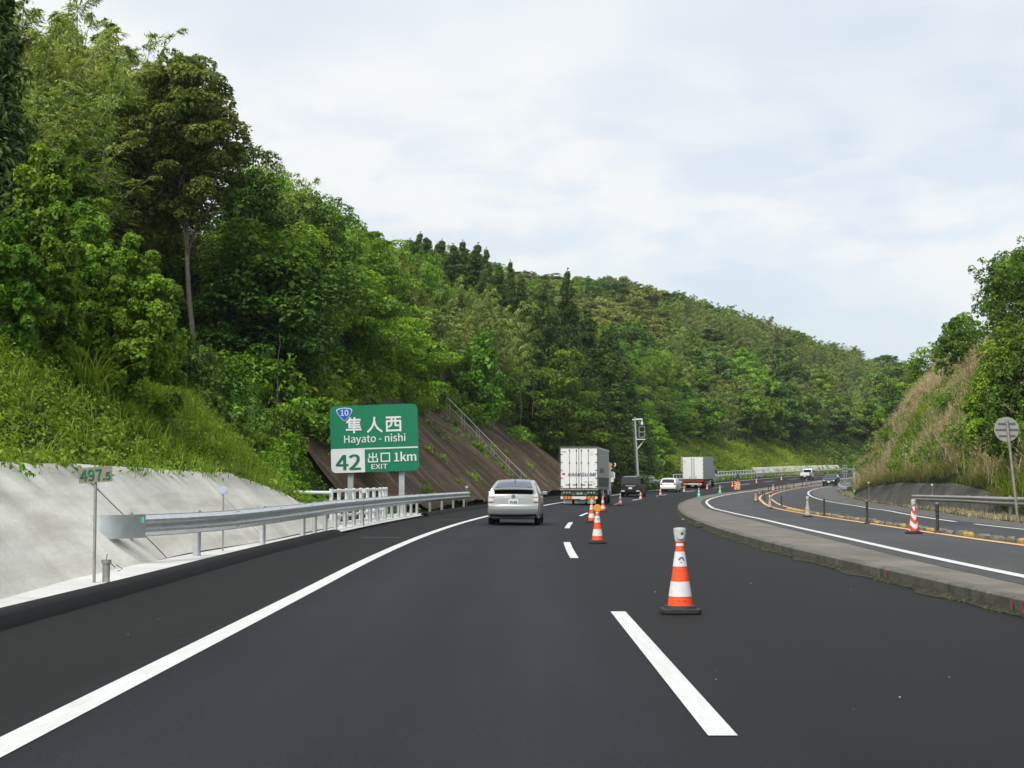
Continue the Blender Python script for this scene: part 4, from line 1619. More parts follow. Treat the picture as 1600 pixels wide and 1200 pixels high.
for (px, py, w, ln, m) in ((1075, 812, .5, 5, M_WHITE_LINE), (1113, 816, .25, 2.6, M_BLOCK), (1092, 815, .16, 2.0, M_BROWNRUB), (1150, 824, .3, 1.6, M_BLOCK)):
    s, o = ground_at(px, py, .2 if px > 1080 else 0)
    z = medz if px > 1080 else .006
    random.seed(int(px))
    pts = [(s + ln / 2 * math.sin(a) * random.uniform(.6, 1.1), o + w / 2 * math.cos(a) * random.uniform(.6, 1.2)) for a in [2 * math.pi * k / 11 for k in range(11)]]
    patch(pts, z, m)
for s0 in (15.6, 15.95, 21.4):
    b = MB()
    x, y, z = rd(s0, kerb_o(s0) + .02)
    b.add([(x - .026, y, z + .02), (x - .026, y + .09, z + .03), (x - .024, y + .1, z + .155), (x - .024, y + .02, z + .15)], [(3, 2, 1, 0)], M_REDMARK)
    b.build('kerb_mark')['kind'] = 'structure'
random.seed(3)
pb = MB()
for k in range(30):
    px, py = random.choice(((random.uniform(150, 560), random.uniform(930, 1000)), (random.uniform(1090, 1560), random.uniform(880, 1150)), (random.uniform(980, 1400), random.uniform(860, 960))))
    s, o = ground_at(px, py)
    if not (lane(s) - 5.7 < o < kerb_o(s) - .1) or abs(o + 3.65) < .3:
        continue
    r = random.uniform(.004, .010)
    x, y, z = rd(s, o)
    pb.add([(x - r, y, z + .004), (x, y - r * 1.4, z + .004), (x + r, y, z + .004), (x, y + r, z + .004), (x + r * .2, y, z + r * 1.2)], [(0, 1, 4), (1, 2, 4), (2, 3, 4), (3, 0, 4)], random.choice((M_BLOCK, M_BLOCK, M_REF)))
o = pb.build('gravel')
tag(o, 'a few tiny pale stones scattered on the fresh asphalt', 'gravel', None, 'stuff')
# road studs' pale bars on the left shoulder
for px, py in ((595, 840), (704, 812)):
    s, o = ground_at(px, py)
    stripe('road_shoulder_bar', s - .16, s + .16, lambda q, o=o: o, 1.0, .005, M_SHOULDER, .1)


# ------------------------------------------------------------------ vehicles
M_REDDARK = mat('smoked_red_lens', (.10, .008, .008), .3, 0, .1, 8, spec=.4)


def prism_yz(b, pts, x0, x1, m):
    """Side outline of (y, z) points thickened across x."""
    n = len(pts)
    vs = [(x0, y, z) for y, z in pts] + [(x1, y, z) for y, z in pts]
    b.add(vs, [tuple(range(n - 1, -1, -1)), tuple(range(n, 2 * n))] + [(i, (i + 1) % n, n + (i + 1) % n, n + i) for i in range(n)], m)


class CarBody:
    """A car shell from its side outline (rear bumper at y = 0, front at y = L) and a width that tapers with height and at both ends."""

    def __init__(s, outline, W, belt, roofw, zb=.2, rear_tuck=.07, front_tuck=.16):
        s.o, s.W, s.belt, s.roofw, s.zb, s.rt, s.ft = outline, W, belt, roofw, zb, rear_tuck, front_tuck
        s.L = max(p[0] for p in outline)
        s.top = max(p[1] for p in outline)

    def hw(s, y, z):
        h = s.W / 2
        if z > s.belt:
            t = min(1, (z - s.belt) / (s.top - s.belt))
            h *= 1 - s.roofw * (t * .75 + t * t * .25)
        elif z < .42:
            h *= 1 - .05 * (.42 - z) / .25
        h *= 1 - s.rt * max(0, 1 - y / .55) ** 2 - s.ft * max(0, 1 - (s.L - y) / .8) ** 2
        return h

    def at(s, t):
        n = len(s.o) - 1
        t = min(max(t, 0), n - 1e-6)
        i = int(t)
        f = t - i
        return lerp(s.o[i][0], s.o[i + 1][0], f), lerp(s.o[i][1], s.o[i + 1][1], f)

    def skin(s, t, u, off=0.0):
        y, z = s.at(t)
        ya, za = s.at(t - .25)
        yb, zb_ = s.at(t + .25)
        nrm = Vector((0, -(zb_ - za), (yb - ya)))
        if nrm.length > 1e-6:
            nrm.normalize()
        crown = .035 * (1 - u * u)
        k = crown + off
        return (u * (s.hw(y, z) + (off if abs(u) > .99 else 0)), y + nrm.y * k, z + nrm.z * k)

    def body(s, m, parent):
        b = MB()
        n = len(s.o)
        ts = [i + f for i in range(n - 1) for f in (0, .33, .66)] + [n - 1]
        us = [-1, -.97, -.85, -.5, 0, .5, .85, .97, 1]
        vs = [s.skin(t, u) for t in ts for u in us]
        k = len(us)
        b.add(vs, [(i * k + j, i * k + j + 1, (i + 1) * k + j + 1, (i + 1) * k + j) for i in range(len(ts) - 1) for j in range(k - 1)], m)
        for sd in (-1, 1):
            vs, rows = [], 8
            for t in ts:
                y, z = s.at(t)
                q = t / (n - 1)
                yb, zb = lerp(s.o[0][0], s.o[-1][0], q), s.zb
                for r in range(rows + 1):
                    f = r / rows
                    yy, zz = lerp(y, yb, f), lerp(z, zb, f)
                    vs.append((sd * s.hw(yy, zz), yy, zz))
            w = rows + 1
            fs = [(i * w + j, (i + 1) * w + j, (i + 1) * w + j + 1, i * w + j + 1) for i in range(len(ts) - 1) for j in range(rows)]
            b.add(vs, fs if sd > 0 else [f[::-1] for f in fs], m)
        b.add([(x * s.W * .47, y, s.zb) for x, y in ((-1, .1), (1, .1), (1, s.L - .2), (-1, s.L - .2))], [(3, 2, 1, 0)], M_BLACKPL)
        o = b.build('body', parent, smooth=32)
        return o

    def patch(s, name, t0, t1, u0, u1, m, parent, off=.008, nt=6, nu=8, u0b=None, u1b=None):
        b = MB()
        vs = []
        for i in range(nt + 1):
            f = i / nt
            a, c = lerp(u0, u0b if u0b is not None else u0, f), lerp(u1, u1b if u1b is not None else u1, f)
            for j in range(nu + 1):
                vs.append(s.skin(lerp(t0, t1, f), lerp(a, c, j / nu), off))
        k = nu + 1
        b.add(vs, [(i * k + j, i * k + j + 1, (i + 1) * k + j + 1, (i + 1) * k + j) for i in range(nt) for j in range(nu)], m)
        return b.build(name, parent, smooth=40)

    def side(s, name, pts, m, parent, sd, off=.008):
        vs = [(sd * (s.hw(y, z) + off), y, z) for y, z in pts]
        return MB().add(vs, [tuple(range(len(pts)))] if sd < 0 else [tuple(range(len(pts) - 1, -1, -1))], m).build(name, parent)


def wheel(parent, x, y, r, w, rim=M_RIM, name='wheel'):
    sd = 1 if x > 0 else -1
    b = MB()
    pr = [(r * .62, -w / 2), (r * .93, -w / 2), (r, -w * .36), (r, w * .36), (r * .93, w / 2), (r * .62, w / 2)]
    n = 26
    vs, fs = [], []
    for rr, xx in pr:
        for k in range(n):
            a = 2 * math.pi * k / n
            vs.append((xx, rr * math.cos(a), rr * math.sin(a)))
    for i in range(len(pr) - 1):
        for k in range(n):
            fs.append((i * n + k, (i + 1) * n + k, (i + 1) * n + (k + 1) % n, i * n + (k + 1) % n))
    b.add(vs, fs, M_TYRE)
    o = b.build(name, parent, smooth=40)
    o.location = (x, y, r)
    rm = MB()
    xo = sd * w * .40
    rm.tube([(xo * .2, 0, 0), (xo, 0, 0)], r * .63, M_BLACKPL, 22)
    rm.tube([(xo, 0, 0), (xo + sd * .012, 0, 0)], r * .18, rim, 12)
    for k in range(7):
        a = 2 * math.pi * k / 7
        rm.box((xo + sd * .006, math.cos(a) * r * .36, math.sin(a) * r * .36), (.014, r * .12, r * .5), rim, Matrix.Rotation(a - math.pi / 2, 3, 'X'))
    for k in range(22):
        a = 2 * math.pi * k / 22
        rm.box((xo + sd * .006, math.cos(a) * r * .6, math.sin(a) * r * .6), (.014, r * .19, r * .07), rim, Matrix.Rotation(a - math.pi / 2, 3, 'X'))
    rm.build('rim', o)
    return o


def arches(cb, parent, ys, r):
    for y in ys:
        for sd in (-1, 1):
            pts = [(y + r * math.cos(a), r * .92 + r * math.sin(a)) for a in [math.pi * k / 10 for k in range(11)]]
            pts = [(yy, max(zz, cb.zb)) for yy, zz in pts] + [(y - r, cb.zb), (y + r, cb.zb)]
            cb.side('wheel_arch', pts, M_BLACKPL, parent, sd, .004)


def mirrors(cb, parent, y, z, m):
    for sd in (-1, 1):
        x = sd * (cb.hw(y, z) + .10)
        b = MB().box((x, y, z + .05), (.17, .09, .12), m).box((x - sd * .08, y, z - .01), (.12, .05, .04), M_BLACKPL)
        b.build('wing_mirror', parent, bevel=.03)


def plate(parent, y, z, txt, m=M_PLATE, tm=M_TEXTGREEN, w=.33, front=False):
    p = MB().box((0, 0, 0), (w, .02, w * .5), m).build('number_plate', parent)
    p.location = (0, y, z)
    if front:
        p.rotation_euler = (0, 0, math.pi)
    if txt:
        letter(txt, w * .30, (0, -.014, -w * .17), tm, p, bold=.01, fit=w * .72)
    return p


def put(t, s, o, zo=0.0, back=False):
    x, y, z = rd(s, o, zo)
    t.location = (x, y, z)
    t.rotation_euler = (math.atan2(surf(s + 3, o) - surf(s - 3, o), 6) * (-1 if back else 1), 0, heading(s) + (math.pi if back else 0))


def silver_car():
    t = empty('silver_hatchback')
    tag(t, 'silver hatchback with split rear window in the left lane ahead', 'car')
    out = [(.08, .26), (.0, .38), (-.02, .52), (-.01, .64), (.05, .71), (.07, .85), (.10, .98), (.16, 1.09), (.20, 1.15), (.22, 1.19), (.55, 1.27), (1.1, 1.40), (1.7, 1.475), (2.2, 1.49), (2.6, 1.44), (3.1, 1.22), (3.5, 1.02), (4.0, .88), (4.36, .70), (4.46, .5), (4.42, .28)]
    cb = CarBody(out, 1.745, .90, .31, .24)
    b = cb.body(M_SILVER, t)
    cb.patch('rear_window', 9.25, 11.75, -.84, .84, M_SKYGLASS, t, .010, 8, 8, -.80, .80)
    cb.patch('lower_rear_window', 6.25, 7.75, -.80, .80, M_GLASS, t, .010, 4, 8, -.82, .82)
    sp = MB()
    sp.sweep([(-.66, .10, 1.165), (-.4, .06, 1.19), (0, .045, 1.195), (.4, .06, 1.19), (.66, .10, 1.165)], [(-.10, -.02), (-.10, .02), (.12, .04), (.12, -.01)], M_SILVER)
    sp.build('spoiler', t, smooth=40)
    for u0, u1 in ((-.985, -.80), (.80, .985)):
        lp = cb.patch('tail_lamp', 4.3, 6.6, u0, u1, M_CLEARLENS, t, .012, 5, 3)
        cb.patch('red_lens', 4.25, 4.5, u0, u1, M_REDLENS, lp, .018, 2, 3)
        cb.patch('red_lens', 5.4, 5.58, u0 * .985, u1 * .97 if u1 < 0 else u1 * .985, M_HAZR, lp, .018, 2, 3)
    cb.patch('bumper_skirt', .0, .95, -.93, .93, M_BLACKPL, t, .012, 3, 6)
    MB().box((0, .25, .30), (1.45, .45, .2), M_BLACKPL).build('diffuser', t, bevel=.04)
    cb.patch('chrome_strip', 5.35, 5.5, -.40, .40, M_GALV, t, .022, 1, 6)
    MB().tube([(0, .03, .945), (0, .01, .945)], .065, M_TEXTGREY, 16).build('badge', t)
    cb.patch('wiper', 6.25, 6.4, -.35, .5, M_BLACKPL, t, .02, 1, 3)
    plate(t, -.005, .79, '40-89')
    for sd in (-1, 1):
        cb.side('side_window', [(1.05, 1.00), (1.2, 1.29), (1.75, 1.39), (2.3, 1.40), (2.72, 1.29), (3.2, 1.0)], M_GLASS, t, sd)
        cb.side('door_sill', [(1.25, .27), (1.25, .36), (3.05, .36), (3.05, .27)], M_BLACKPL, t, sd)
        for y in (1.62, 2.32):
            MB().box((sd * (cb.hw(y, .86) + .015), y, .86), (.03, .18, .035), M_SILVER).build('door_handle', t)
        wheel(t, sd * .765, .93, .315, .20)
        wheel(t, sd * .765, 3.60, .315, .20)
    arches(cb, t, (.93, 3.60), .37)
    mirrors(cb, t, 3.0, .99, M_SILVER)
    cb.patch('windscreen', 14.1, 15.7, -.86, .86, M_GLASS, t)
    MB().tube([(0, 1.35, 1.44), (0, 1.22, 1.60)], .012, M_BLACKPL, 5).build('antenna', t)
    return t


car = silver_car()
s_, o_ = ground_at(802, 821)
put(car, s_, o_)


def black_van():
    t = empty('black_van')
    tag(t, 'black boxy people carrier between the near lorry and the white estate car', 'car')
    out = [(.06, .28), (.0, .4), (0, .62), (.03, .8), (.05, 1.0), (.07, 1.12), (.14, 1.45), (.22, 1.78), (.45, 1.88), (1.2, 1.91), (2.8, 1.88), (3.2, 1.78), (3.9, 1.28), (4.4, 1.08), (4.75, .85), (4.8, .5), (4.75, .28)]
    cb = CarBody(out, 1.83, 1.05, .16, .24, .04)
    cb.body(M_BLACKCAR, t)
    cb.patch('rear_window', 5.2, 6.85, -.86, .86, M_GLASS, t)
    cb.patch('chrome_strip', 3.9, 4.15, -.5, .5, M_GALV, t, .02, 1, 6)
    cb.patch('roof_lip', 7.0, 7.4, -.8, .8, M_OLDGALV, t, .02, 1, 6)
    for u0, u1 in ((-.98, -.84), (.84, .98)):
        cb.patch('tail_lamp', 4.4, 5.6, u0, u1, M_REDDARK, t, .01)
        cb.patch('reflector', 1.4, 1.9, u0 * .98 if u0 < 0 else .62, u1 * .7 if u1 < 0 else .96, M_CLEARLENS, t, .014, 1, 4)
    plate(t, -.045, .80, None)
    for sd in (-1, 1):
        cb.side('side_window', [(.5, 1.15), (.6, 1.68), (2.9, 1.70), (3.6, 1.15)], M_GLASS, t, sd)
        for y in (1.9, 2.9):
            MB().box((sd * (cb.hw(y, 1.0) + .012), y, 1.0), (.03, .2, .04), M_GALV).build('door_handle', t)
        wheel(t, sd * .82, .95, .34, .22)
        wheel(t, sd * .82, 3.78, .34, .22)
    arches(cb, t, (.95, 3.78), .41)
    mirrors(cb, t, 3.35, 1.15, M_BLACKCAR)
    return t


v = black_van()
s_, o_ = ground_at(985, 776.5)
put(v, s_, o_)


def estate_car():
    t = empty('white_estate_car')
    tag(t, 'white estate car in the left lane just behind the second lorry', 'car')
    out = [(.07, .27), (.0, .4), (0, .6), (.06, .72), (.10, .92), (.24, 1.12), (.45, 1.36), (.75, 1.44), (1.6, 1.48), (2.3, 1.46), (2.75, 1.36), (3.4, .98), (4.0, .86), (4.35, .7), (4.42, .5), (4.38, .28)]
    cb = CarBody(out, 1.75, .92, .24, .22)
    cb.body(M_WCAR, t)
    cb.patch('rear_window', 4.2, 5.9, -.82, .82, M_GLASS, t)
    for u0, u1 in ((-.985, -.72), (.72, .985)):
        cb.patch('tail_lamp', 3.3, 4.3, u0, u1, M_REDLENS, t, .01)
    plate(t, -.01, .82, None)
    cb.patch('bumper_skirt', 0, .7, -.9, .9, M_BLACKPL, t, .01)
    for sd in (-1, 1):
        cb.side('side_window', [(.7, 1.0), (.95, 1.32), (2.2, 1.37), (2.7, 1.26), (3.15, .98)], M_GLASS, t, sd)
        for y in (1.5, 2.4):
            MB().box((sd * (cb.hw(y, .86) + .012), y, .86), (.03, .18, .035), M_WCAR).build('door_handle', t)
        wheel(t, sd * .77, .85, .31, .2)
        wheel(t, sd * .77, 3.5, .31, .2)
    arches(cb, t, (.85, 3.5), .37)
    mirrors(cb, t, 2.95, .98, M_WCAR)
    return t


v = estate_car()
s_, o_ = ground_at(1043.5, 769)
put(v, s_, o_)


def oncoming_car():
    t = empty('dark_estate_car')
    tag(t, 'dark blue car coming towards us on the opposing road', 'car')
    out = [(.07, .28), (0, .4), (0, .62), (.06, .8), (.1, 1.0), (.3, 1.32), (.5, 1.47), (1.3, 1.53), (2.3, 1.52), (2.65, 1.44), (3.3, 1.03), (3.9, .94), (4.3, .82), (4.42, .7), (4.46, .5), (4.42, .28)]
    cb = CarBody(out, 1.79, .98, .24, .22)
    cb.body(M_NAVY, t)
    cb.patch('windscreen', 8.9, 10.1, -.88, .88, M_SCREEN, t, .008, 6, 8, -.92, .92)
    for u0, u1 in ((-.95, -.70), (.70, .95)):
        cb.patch('headlight', 12.5, 13.1, u0, u1, M_CLEARLENS, t, .012)
    cb.patch('grille', 12.6, 13.2, -.45, .45, M_RUNNER, t, .012)
    cb.patch('bumper_skirt', 13.9, 15, -.9, .9, M_BLACKPL, t, .012)
    plate(t, 4.50, .55, None, front=True)
    for sd in (-1, 1):
        cb.side('side_window', [(.6, 1.05), (.75, 1.38), (2.2, 1.44), (2.6, 1.36), (3.1, 1.03)], M_GLASS, t, sd)
        wheel(t, sd * .79, .85, .33, .21)
        wheel(t, sd * .79, 3.52, .33, .21)
        MB().tube([(sd * .58, .6, 1.53), (sd * .58, 2.2, 1.57)], .025, M_BLACKPL, 6).build('roof_rail', t)
    arches(cb, t, (.85, 3.52), .4)
    mirrors(cb, t, 2.95, 1.03, M_NAVY)
    return t


v = oncoming_car()
s_, o_ = ground_at(1293, 759.5, OPPZ)
s2, o2 = s_ + 4.4, o_ + .2
put(v, s2, o2, OPPZ, True)


def pickup():
    t = empty('white_pickup')
    tag(t, 'small white pickup with open bed far ahead before the low pale wall', 'pickup')
    cab = MB()
    prism_yz(cab, [(1.9, .35), (1.9, 1.0), (1.98, 1.62), (2.1, 1.72), (2.9, 1.72), (3.2, 1.55), (3.35, 1.0), (3.38, .35)], -.74, .74, M_WCAR)
    cab.build('cab', t, smooth=30, bevel=.04)
    MB().box((0, 1.885, 1.36), (1.2, .02, .42), M_GLASS).build('rear_window', t)
    bed = MB()
    bed.box((0, .95, .70), (1.45, 1.9, .08), M_WCAR).box((0, .03, .92), (1.45, .05, .42), M_WCAR).box((-.71, .95, .92), (.05, 1.85, .42), M_WCAR).box((.71, .95, .92), (.05, 1.85, .42), M_WCAR)
    bed.build('bed', t, bevel=.01)
    MB().box((0, .2, .45), (1.3, .3, .25), M_BLACKPL).box((0, 1.7, .45), (1.0, 3.0, .2), M_BLACKPL).build('chassis', t)
    for sd in (-1, 1):
        MB().box((sd * .60, -.01, .58), (.22, .05, .12), M_REDLENS).build('tail_lamp', t)
        MB().box((sd * .752, 2.65, 1.35), (.02, .75, .40), M_GLASS).build('side_window', t)
        MB().box((sd * .86, 3.15, 1.25), (.12, .08, .22), M_BLACKPL).build('wing_mirror', t)
        wheel(t, sd * .65, .65, .27, .15)
        wheel(t, sd * .65, 2.75, .27, .15)
    plate(t, -.02, .55, None)
    return t


v = pickup()
s_, o_ = ground_at(1257.5, 749.5)
put(v, s_, o_)


# ------------------------------------------------------------------ lorries
def hinge_row(parent, W, zs, y):
    for sd in (-1, 1):
        for z in zs:
            MB().box((sd * (W / 2 - .07), y, z), (.16, .025, .035), M_BLACKPL).build('hinge', parent)


def near_lorry():
    t = empty('white_lorry')
    tag(t, 'white box lorry lettered KAMIGUMI with striped rear bar in the left lane', 'lorry')
    W, z0, z1, L = 2.49, 1.02, 3.76, 9.0
    bx = MB()
    bx.box((0, L / 2 + .06, (z0 + z1) / 2 + .4), (W, L, z1 - z0 - .8), M_TRUCKG)
    bx.box((0, L / 2 + .06, z0 + .42), (W - .02, L - .02, .86), M_TRUCKG)
    bx.build('cargo_box', t)
    rails = MB()
    for sd in (-1, 1):
        rails.box((sd * (W / 2 - .025), .02, (z0 + z1) / 2), (.07, .1, z1 - z0), M_RUNNER)
        rails.box((sd * (W / 2 + .005), L / 2 + .06, z0 + .83), (.02, L, .07), M_TRUCKG)
        rails.box((sd * (W / 2 + .005), L / 2 + .06, z1 - .05), (.02, L, .1), M_TRUCKW)
    rails.box((0, .02, z1 - .01), (W + .02, .12, .11), M_RUNNER)
    rails.box((0, .0, z0 - .01), (W + .02, .14, .10), M_OLDGALV)
    rails.build('box_frame', t)
    for sd in (-1, 1):
        d = MB().box((sd * (W / 4 - .015), .015, (z0 + z1) / 2 + .01), (W / 2 - .075, .07, z1 - z0 - .16), M_TRUCKW).build('rear_door', t)
        for xx in (.16, .62):
            r_ = MB().tube([(sd * xx, -.035, z0 + .06), (sd * xx, -.035, z1 - .12)], .018, M_OLDGALV, 6)
            for z in (z0 + .1, z0 + .35, 2.75, z1 - .2):
                r_.box((sd * xx, -.04, z), (.07, .05, .07), M_BLACKPL)
            r_.build('lock_rod', d)
            MB().box((sd * (xx + .13), -.04, z0 + .30), (.26, .03, .03), M_BLACKPL).box((sd * xx, -.045, z0 + .27), (.05, .04, .12), M_BLACKPL).build('door_handle', d)
        hinge_row(d, W * 1.0, [], -.03)
        for z in (1.2, 1.75, 2.27, 2.78, 3.3):
            MB().box((sd * (W / 2 - .09), -.035, z), (.17, .03, .035), M_BLACKPL).build('hinge', d)
    MB().box((0, -.022, (z0 + z1) / 2), (.035, .012, z1 - z0 - .2), M_RUNNER).build('door_seal', t)
    # emblem and lettering
    em = MB()
    for sgn in (-1, 1):
        em.add([(-1.0 + sgn * .13, -.028, 2.02), (-1.0 + sgn * .03, -.028, 2.11), (-1.0 + sgn * .03, -.028, 1.93)], [(0, 1, 2) if sgn < 0 else (0, 2, 1)], M_TEXTRED)
    em.tube([(-1.0, -.028, 2.02), (-1.0, -.034, 2.02)], .06, M_TEXTRED, 16)
    em.build('emblem', t)
    letter('KAMIGU', .30, (-.05, -.062, 1.90), M_TEXTGREY, t, bold=.010, shear=.30, fit=1.36)
    letter('MI', .30, (.90, -.062, 1.90), M_TEXTBLUE, t, bold=.014, shear=.30, fit=.46)
    bl = MB()
    for k in range(9):
        bl.box((.38 + k * .068, -.024, 1.50), (.045, .006, .045), M_TEXTGREY)
    bl.box((1.0, -.024, 1.38), (.07, .006, .07), M_TEXTGREY).box((-.97, -.024, 3.46), (.28, .006, .05), M_TEXTGREY).box((.75, -.024, 1.11), (.22, .006, .03), M_TEXTGREY)
    bl.build('small_print', t)
    arc = MB()
    for k in range(9):
        a = math.radians(60 + 35 * k)
        arc.box((.83 + .09 * math.cos(a), -.024, 3.32 + .09 * math.sin(a)), (.05, .006, .02), M_TEXTGREY, Matrix.Rotation(-(a + math.pi / 2), 3, 'Y'))
    arc.build('round_mark', t)
    # right side: lower panels with slats and the spare letters
    sl = MB()
    for sd in (-1, 1):
        for k in range(14):
            sl.box((sd * (W / 2 + .012), .6 + k * .62, z0 + .45), (.03, .07, .62), M_RUNNER)
        sl.box((sd * (W / 2 + .01), L / 2, z0 + .06), (.04, L, .1), M_OLDGALV)
    sl.build('side_slats', t)
    sm = letter('KAMIGUMI', .42, (0, 0, 0), M_TEXTGREY, t, bold=.01, shear=.25, fit=3.2)
    sm.rotation_euler = (0, 0, math.pi / 2)
    sm.location = (W / 2 + .012, 3.0, 2.12)
    # rear frame, lamps, plate, bar, flaps
    MB().box((0, .12, .80), (W - .12, .12, .36), M_RUNNER).box((0, .25, .93), (W, .3, .06), M_TRUCKD).build('rear_frame', t)
    for sd in (-1, 1):
        lb = MB().box((sd * .80, .03, .79), (.62, .07, .19), M_GPLATE).build('lamp_cluster', t)
        for k in range(3):
            MB().add([(sd * .80 + (k - 1) * .19 - .055, -.008, .84), (sd * .80 + (k - 1) * .19 + .055, -.008, .84), (sd * .80 + (k - 1) * .19, -.008, .74)], [(0, 2, 1)], M_CLEARLENS).build('lamp', lb)
    pl = MB().box((0, .02, .76), (.62, .05, .26), M_GPLATE).build('number_plate', t)
    letter('33-96', .17, (0.03, -.01, .69), M_PLATE, pl, bold=.012, fit=.40)
    MB().box((0, .04, .95), (.9, .05, .06), M_BLACKPL).build('plate_lamp', t)
    bar = MB().box((0, 0, .47), (W - .08, .1, .17), M_PLATE).build('underrun_bar', t, bevel=.01)
    for sd in (-1, 1):
        hz = MB()
        x0 = sd * .75
        hz.box((x0, -.056, .47), (.62, .012, .165), M_HAZO)
        for k in range(3):
            xx = x0 - .2 + k * .2
            hz.add([(xx - .06 - sd * .05, -.065, .39), (xx + .03 - sd * .05, -.065, .39), (xx + .06 + sd * .05 - .01, -.065, .55), (xx - .03 + sd * .05 - .01, -.065, .55)], [(0, 1, 2, 3)], M_HAZR)
        hz.build('hazard_stripe', bar)
        MB().box((sd * .78, .45, .24), (.56, .03, .30), M_WPIPE).build('mud_flap', t)
    MB().box((0, .5, .21), (.7, .03, .22), M_SWHITE).build('mud_flap', t)
    MB().box((0, 4.6, .78), (.9, 8.4, .28), M_TRUCKD).box((0, 1.8, .5), (1.9, .3, .24), M_TRUCKD).box((0, 3.1, .5), (1.9, .3, .24), M_TRUCKD).build('chassis', t)
    for sd in (-1, 1):
        for y in (1.75, 3.05):
            wheel(t, sd * .92, y, .47, .50, M_OLDGALV)
        for y in (7.6, 10.3):
            wheel(t, sd * 1.08, y, .47, .28, M_OLDGALV)
        MB().box((sd * 1.16, 5.3, .62), (.06, 2.6, .30), M_OLDGALV).build('side_guard', t)
        MB().box((sd * 1.05, 4.55, .7), (.35, .5, .5), M_SWHITE).build('tool_box', t)
    cab = MB()
    prism_yz(cab, [(9.3, .6), (9.3, 2.75), (9.6, 3.0), (10.9, 2.9), (11.3, 2.0), (11.4, 1.6), (11.4, .5)], -1.2, 1.2, M_TRUCKW)
    cab.build('cab', t, bevel=.05)
    for sd in (-1, 1):
        MB().box((sd * 1.36, 11.1, 2.05), (.2, .12, .42), M_WPIPE).box((sd * 1.28, 11.1, 1.9), (.2, .05, .05), M_BLACKPL).build('wing_mirror', t)
    return t


v = near_lorry()
s_, o_ = ground_at(905, 789)
put(v, s_ - .1, o_)


def far_lorry():
    t = empty('white_lorry')
    tag(t, 'plain white box lorry with red chassis ahead of the white estate car', 'lorry')
    W, z0, z1, L = 2.49, 1.05, 3.70, 7.4
    bx = MB()
    bx.box((0, L / 2 + .06, (z0 + z1) / 2), (W, L, z1 - z0), M_TRUCKG)
    bx.build('cargo_box', t)
    for sd in (-1, 1):
        d = MB().box((sd * (W / 4 - .01), .01, (z0 + z1) / 2 + .02), (W / 2 - .05, .08, z1 - z0 - .1), M_TRUCKW).build('rear_door', t)
        for xx in (.12, .17):
            MB().tube([(sd * xx, -.04, z0 + .06), (sd * xx, -.04, z1 - .1)], .018, M_OLDGALV, 5).build('lock_rod', d)
        for z in (1.3, 1.8, 2.3, 2.8, 3.3):
            MB().box((sd * (W / 2 - .07), -.03, z), (.14, .03, .035), M_BLACKPL).build('hinge', d)
        MB().box((sd * .35, -.035, z0 + .32), (.22, .02, .03), M_BLACKPL).build('door_handle', d)
        MB().box((sd * .35, -.033, z0 + .2), (.1, .02, .1), M_TEXTGREY).build('small_print', d)
    MB().tube([(-.97, -.034, 3.12), (-.97, -.04, 3.12)], .1, M_TEXTGREY, 14).tube([(-.97, -.036, 3.12), (-.97, -.045, 3.12)], .075, M_TRUCKW, 14).build('round_mark', t)
    ld = MB()
    for k in range(9):
        ld.box((-W / 2 - .1, .05, 2.1 + k * .2), (.16, .05, .05), M_WPIPE)
    ld.box((-W / 2 - .17, .05, 2.9), (.03, .05, 1.8), M_WPIPE)
    ld.build('ladder', t)
    MB().box((0, .12, .88), (W - .1, .14, .22), M_REDCH).build('rear_frame', t)
    bar = MB().box((0, 0, .52), (W - .35, .1, .17), M_PLATE).build('underrun_bar', t)
    for sd in (-1, 1):
        MB().box((sd * .82, -.058, .52), (.45, .012, .16), M_HAZO).build('hazard_stripe', bar)
        MB().box((sd * .70, .02, .80), (.5, .06, .14), M_REDLENS).build('lamp_cluster', t)
    MB().box((0, .03, .78), (.4, .05, .2), M_GPLATE).build('number_plate', t)
    MB().box((0, 3.7, .8), (.9, 7.0, .28), M_REDCH).box((1.05, 2.2, .55), (.25, 2.2, .7), M_REDCH).build('chassis', t)
    for sd in (-1, 1):
        wheel(t, sd * .92, 2.0, .44, .48, M_OLDGALV)
        wheel(t, sd * 1.06, 7.9, .44, .28, M_OLDGALV)
        MB().box((sd * 1.14, 4.9, .65), (.08, 2.2, .4), M_GALV).build('side_guard', t)
    cab = MB()
    prism_yz(cab, [(7.5, .6), (7.5, 2.5), (7.7, 2.7), (8.7, 2.6), (9.1, 1.8), (9.2, .5)], -1.18, 1.18, M_TRUCKG)
    cab.build('cab', t, bevel=.05)
    for sd in (-1, 1):
        MB().box((sd * 1.33, 8.9, 1.85), (.2, .12, .4), M_BLACKPL).build('wing_mirror', t)
    return t


v = far_lorry()
s_, o_ = ground_at(1083, 763)
put(v, s_, o_)


# ------------------------------------------------------------------ vegetation: leaves built in bulk with numpy
def unit(a):
    return a / np.maximum(np.linalg.norm(a, axis=1, keepdims=True), 1e-9)


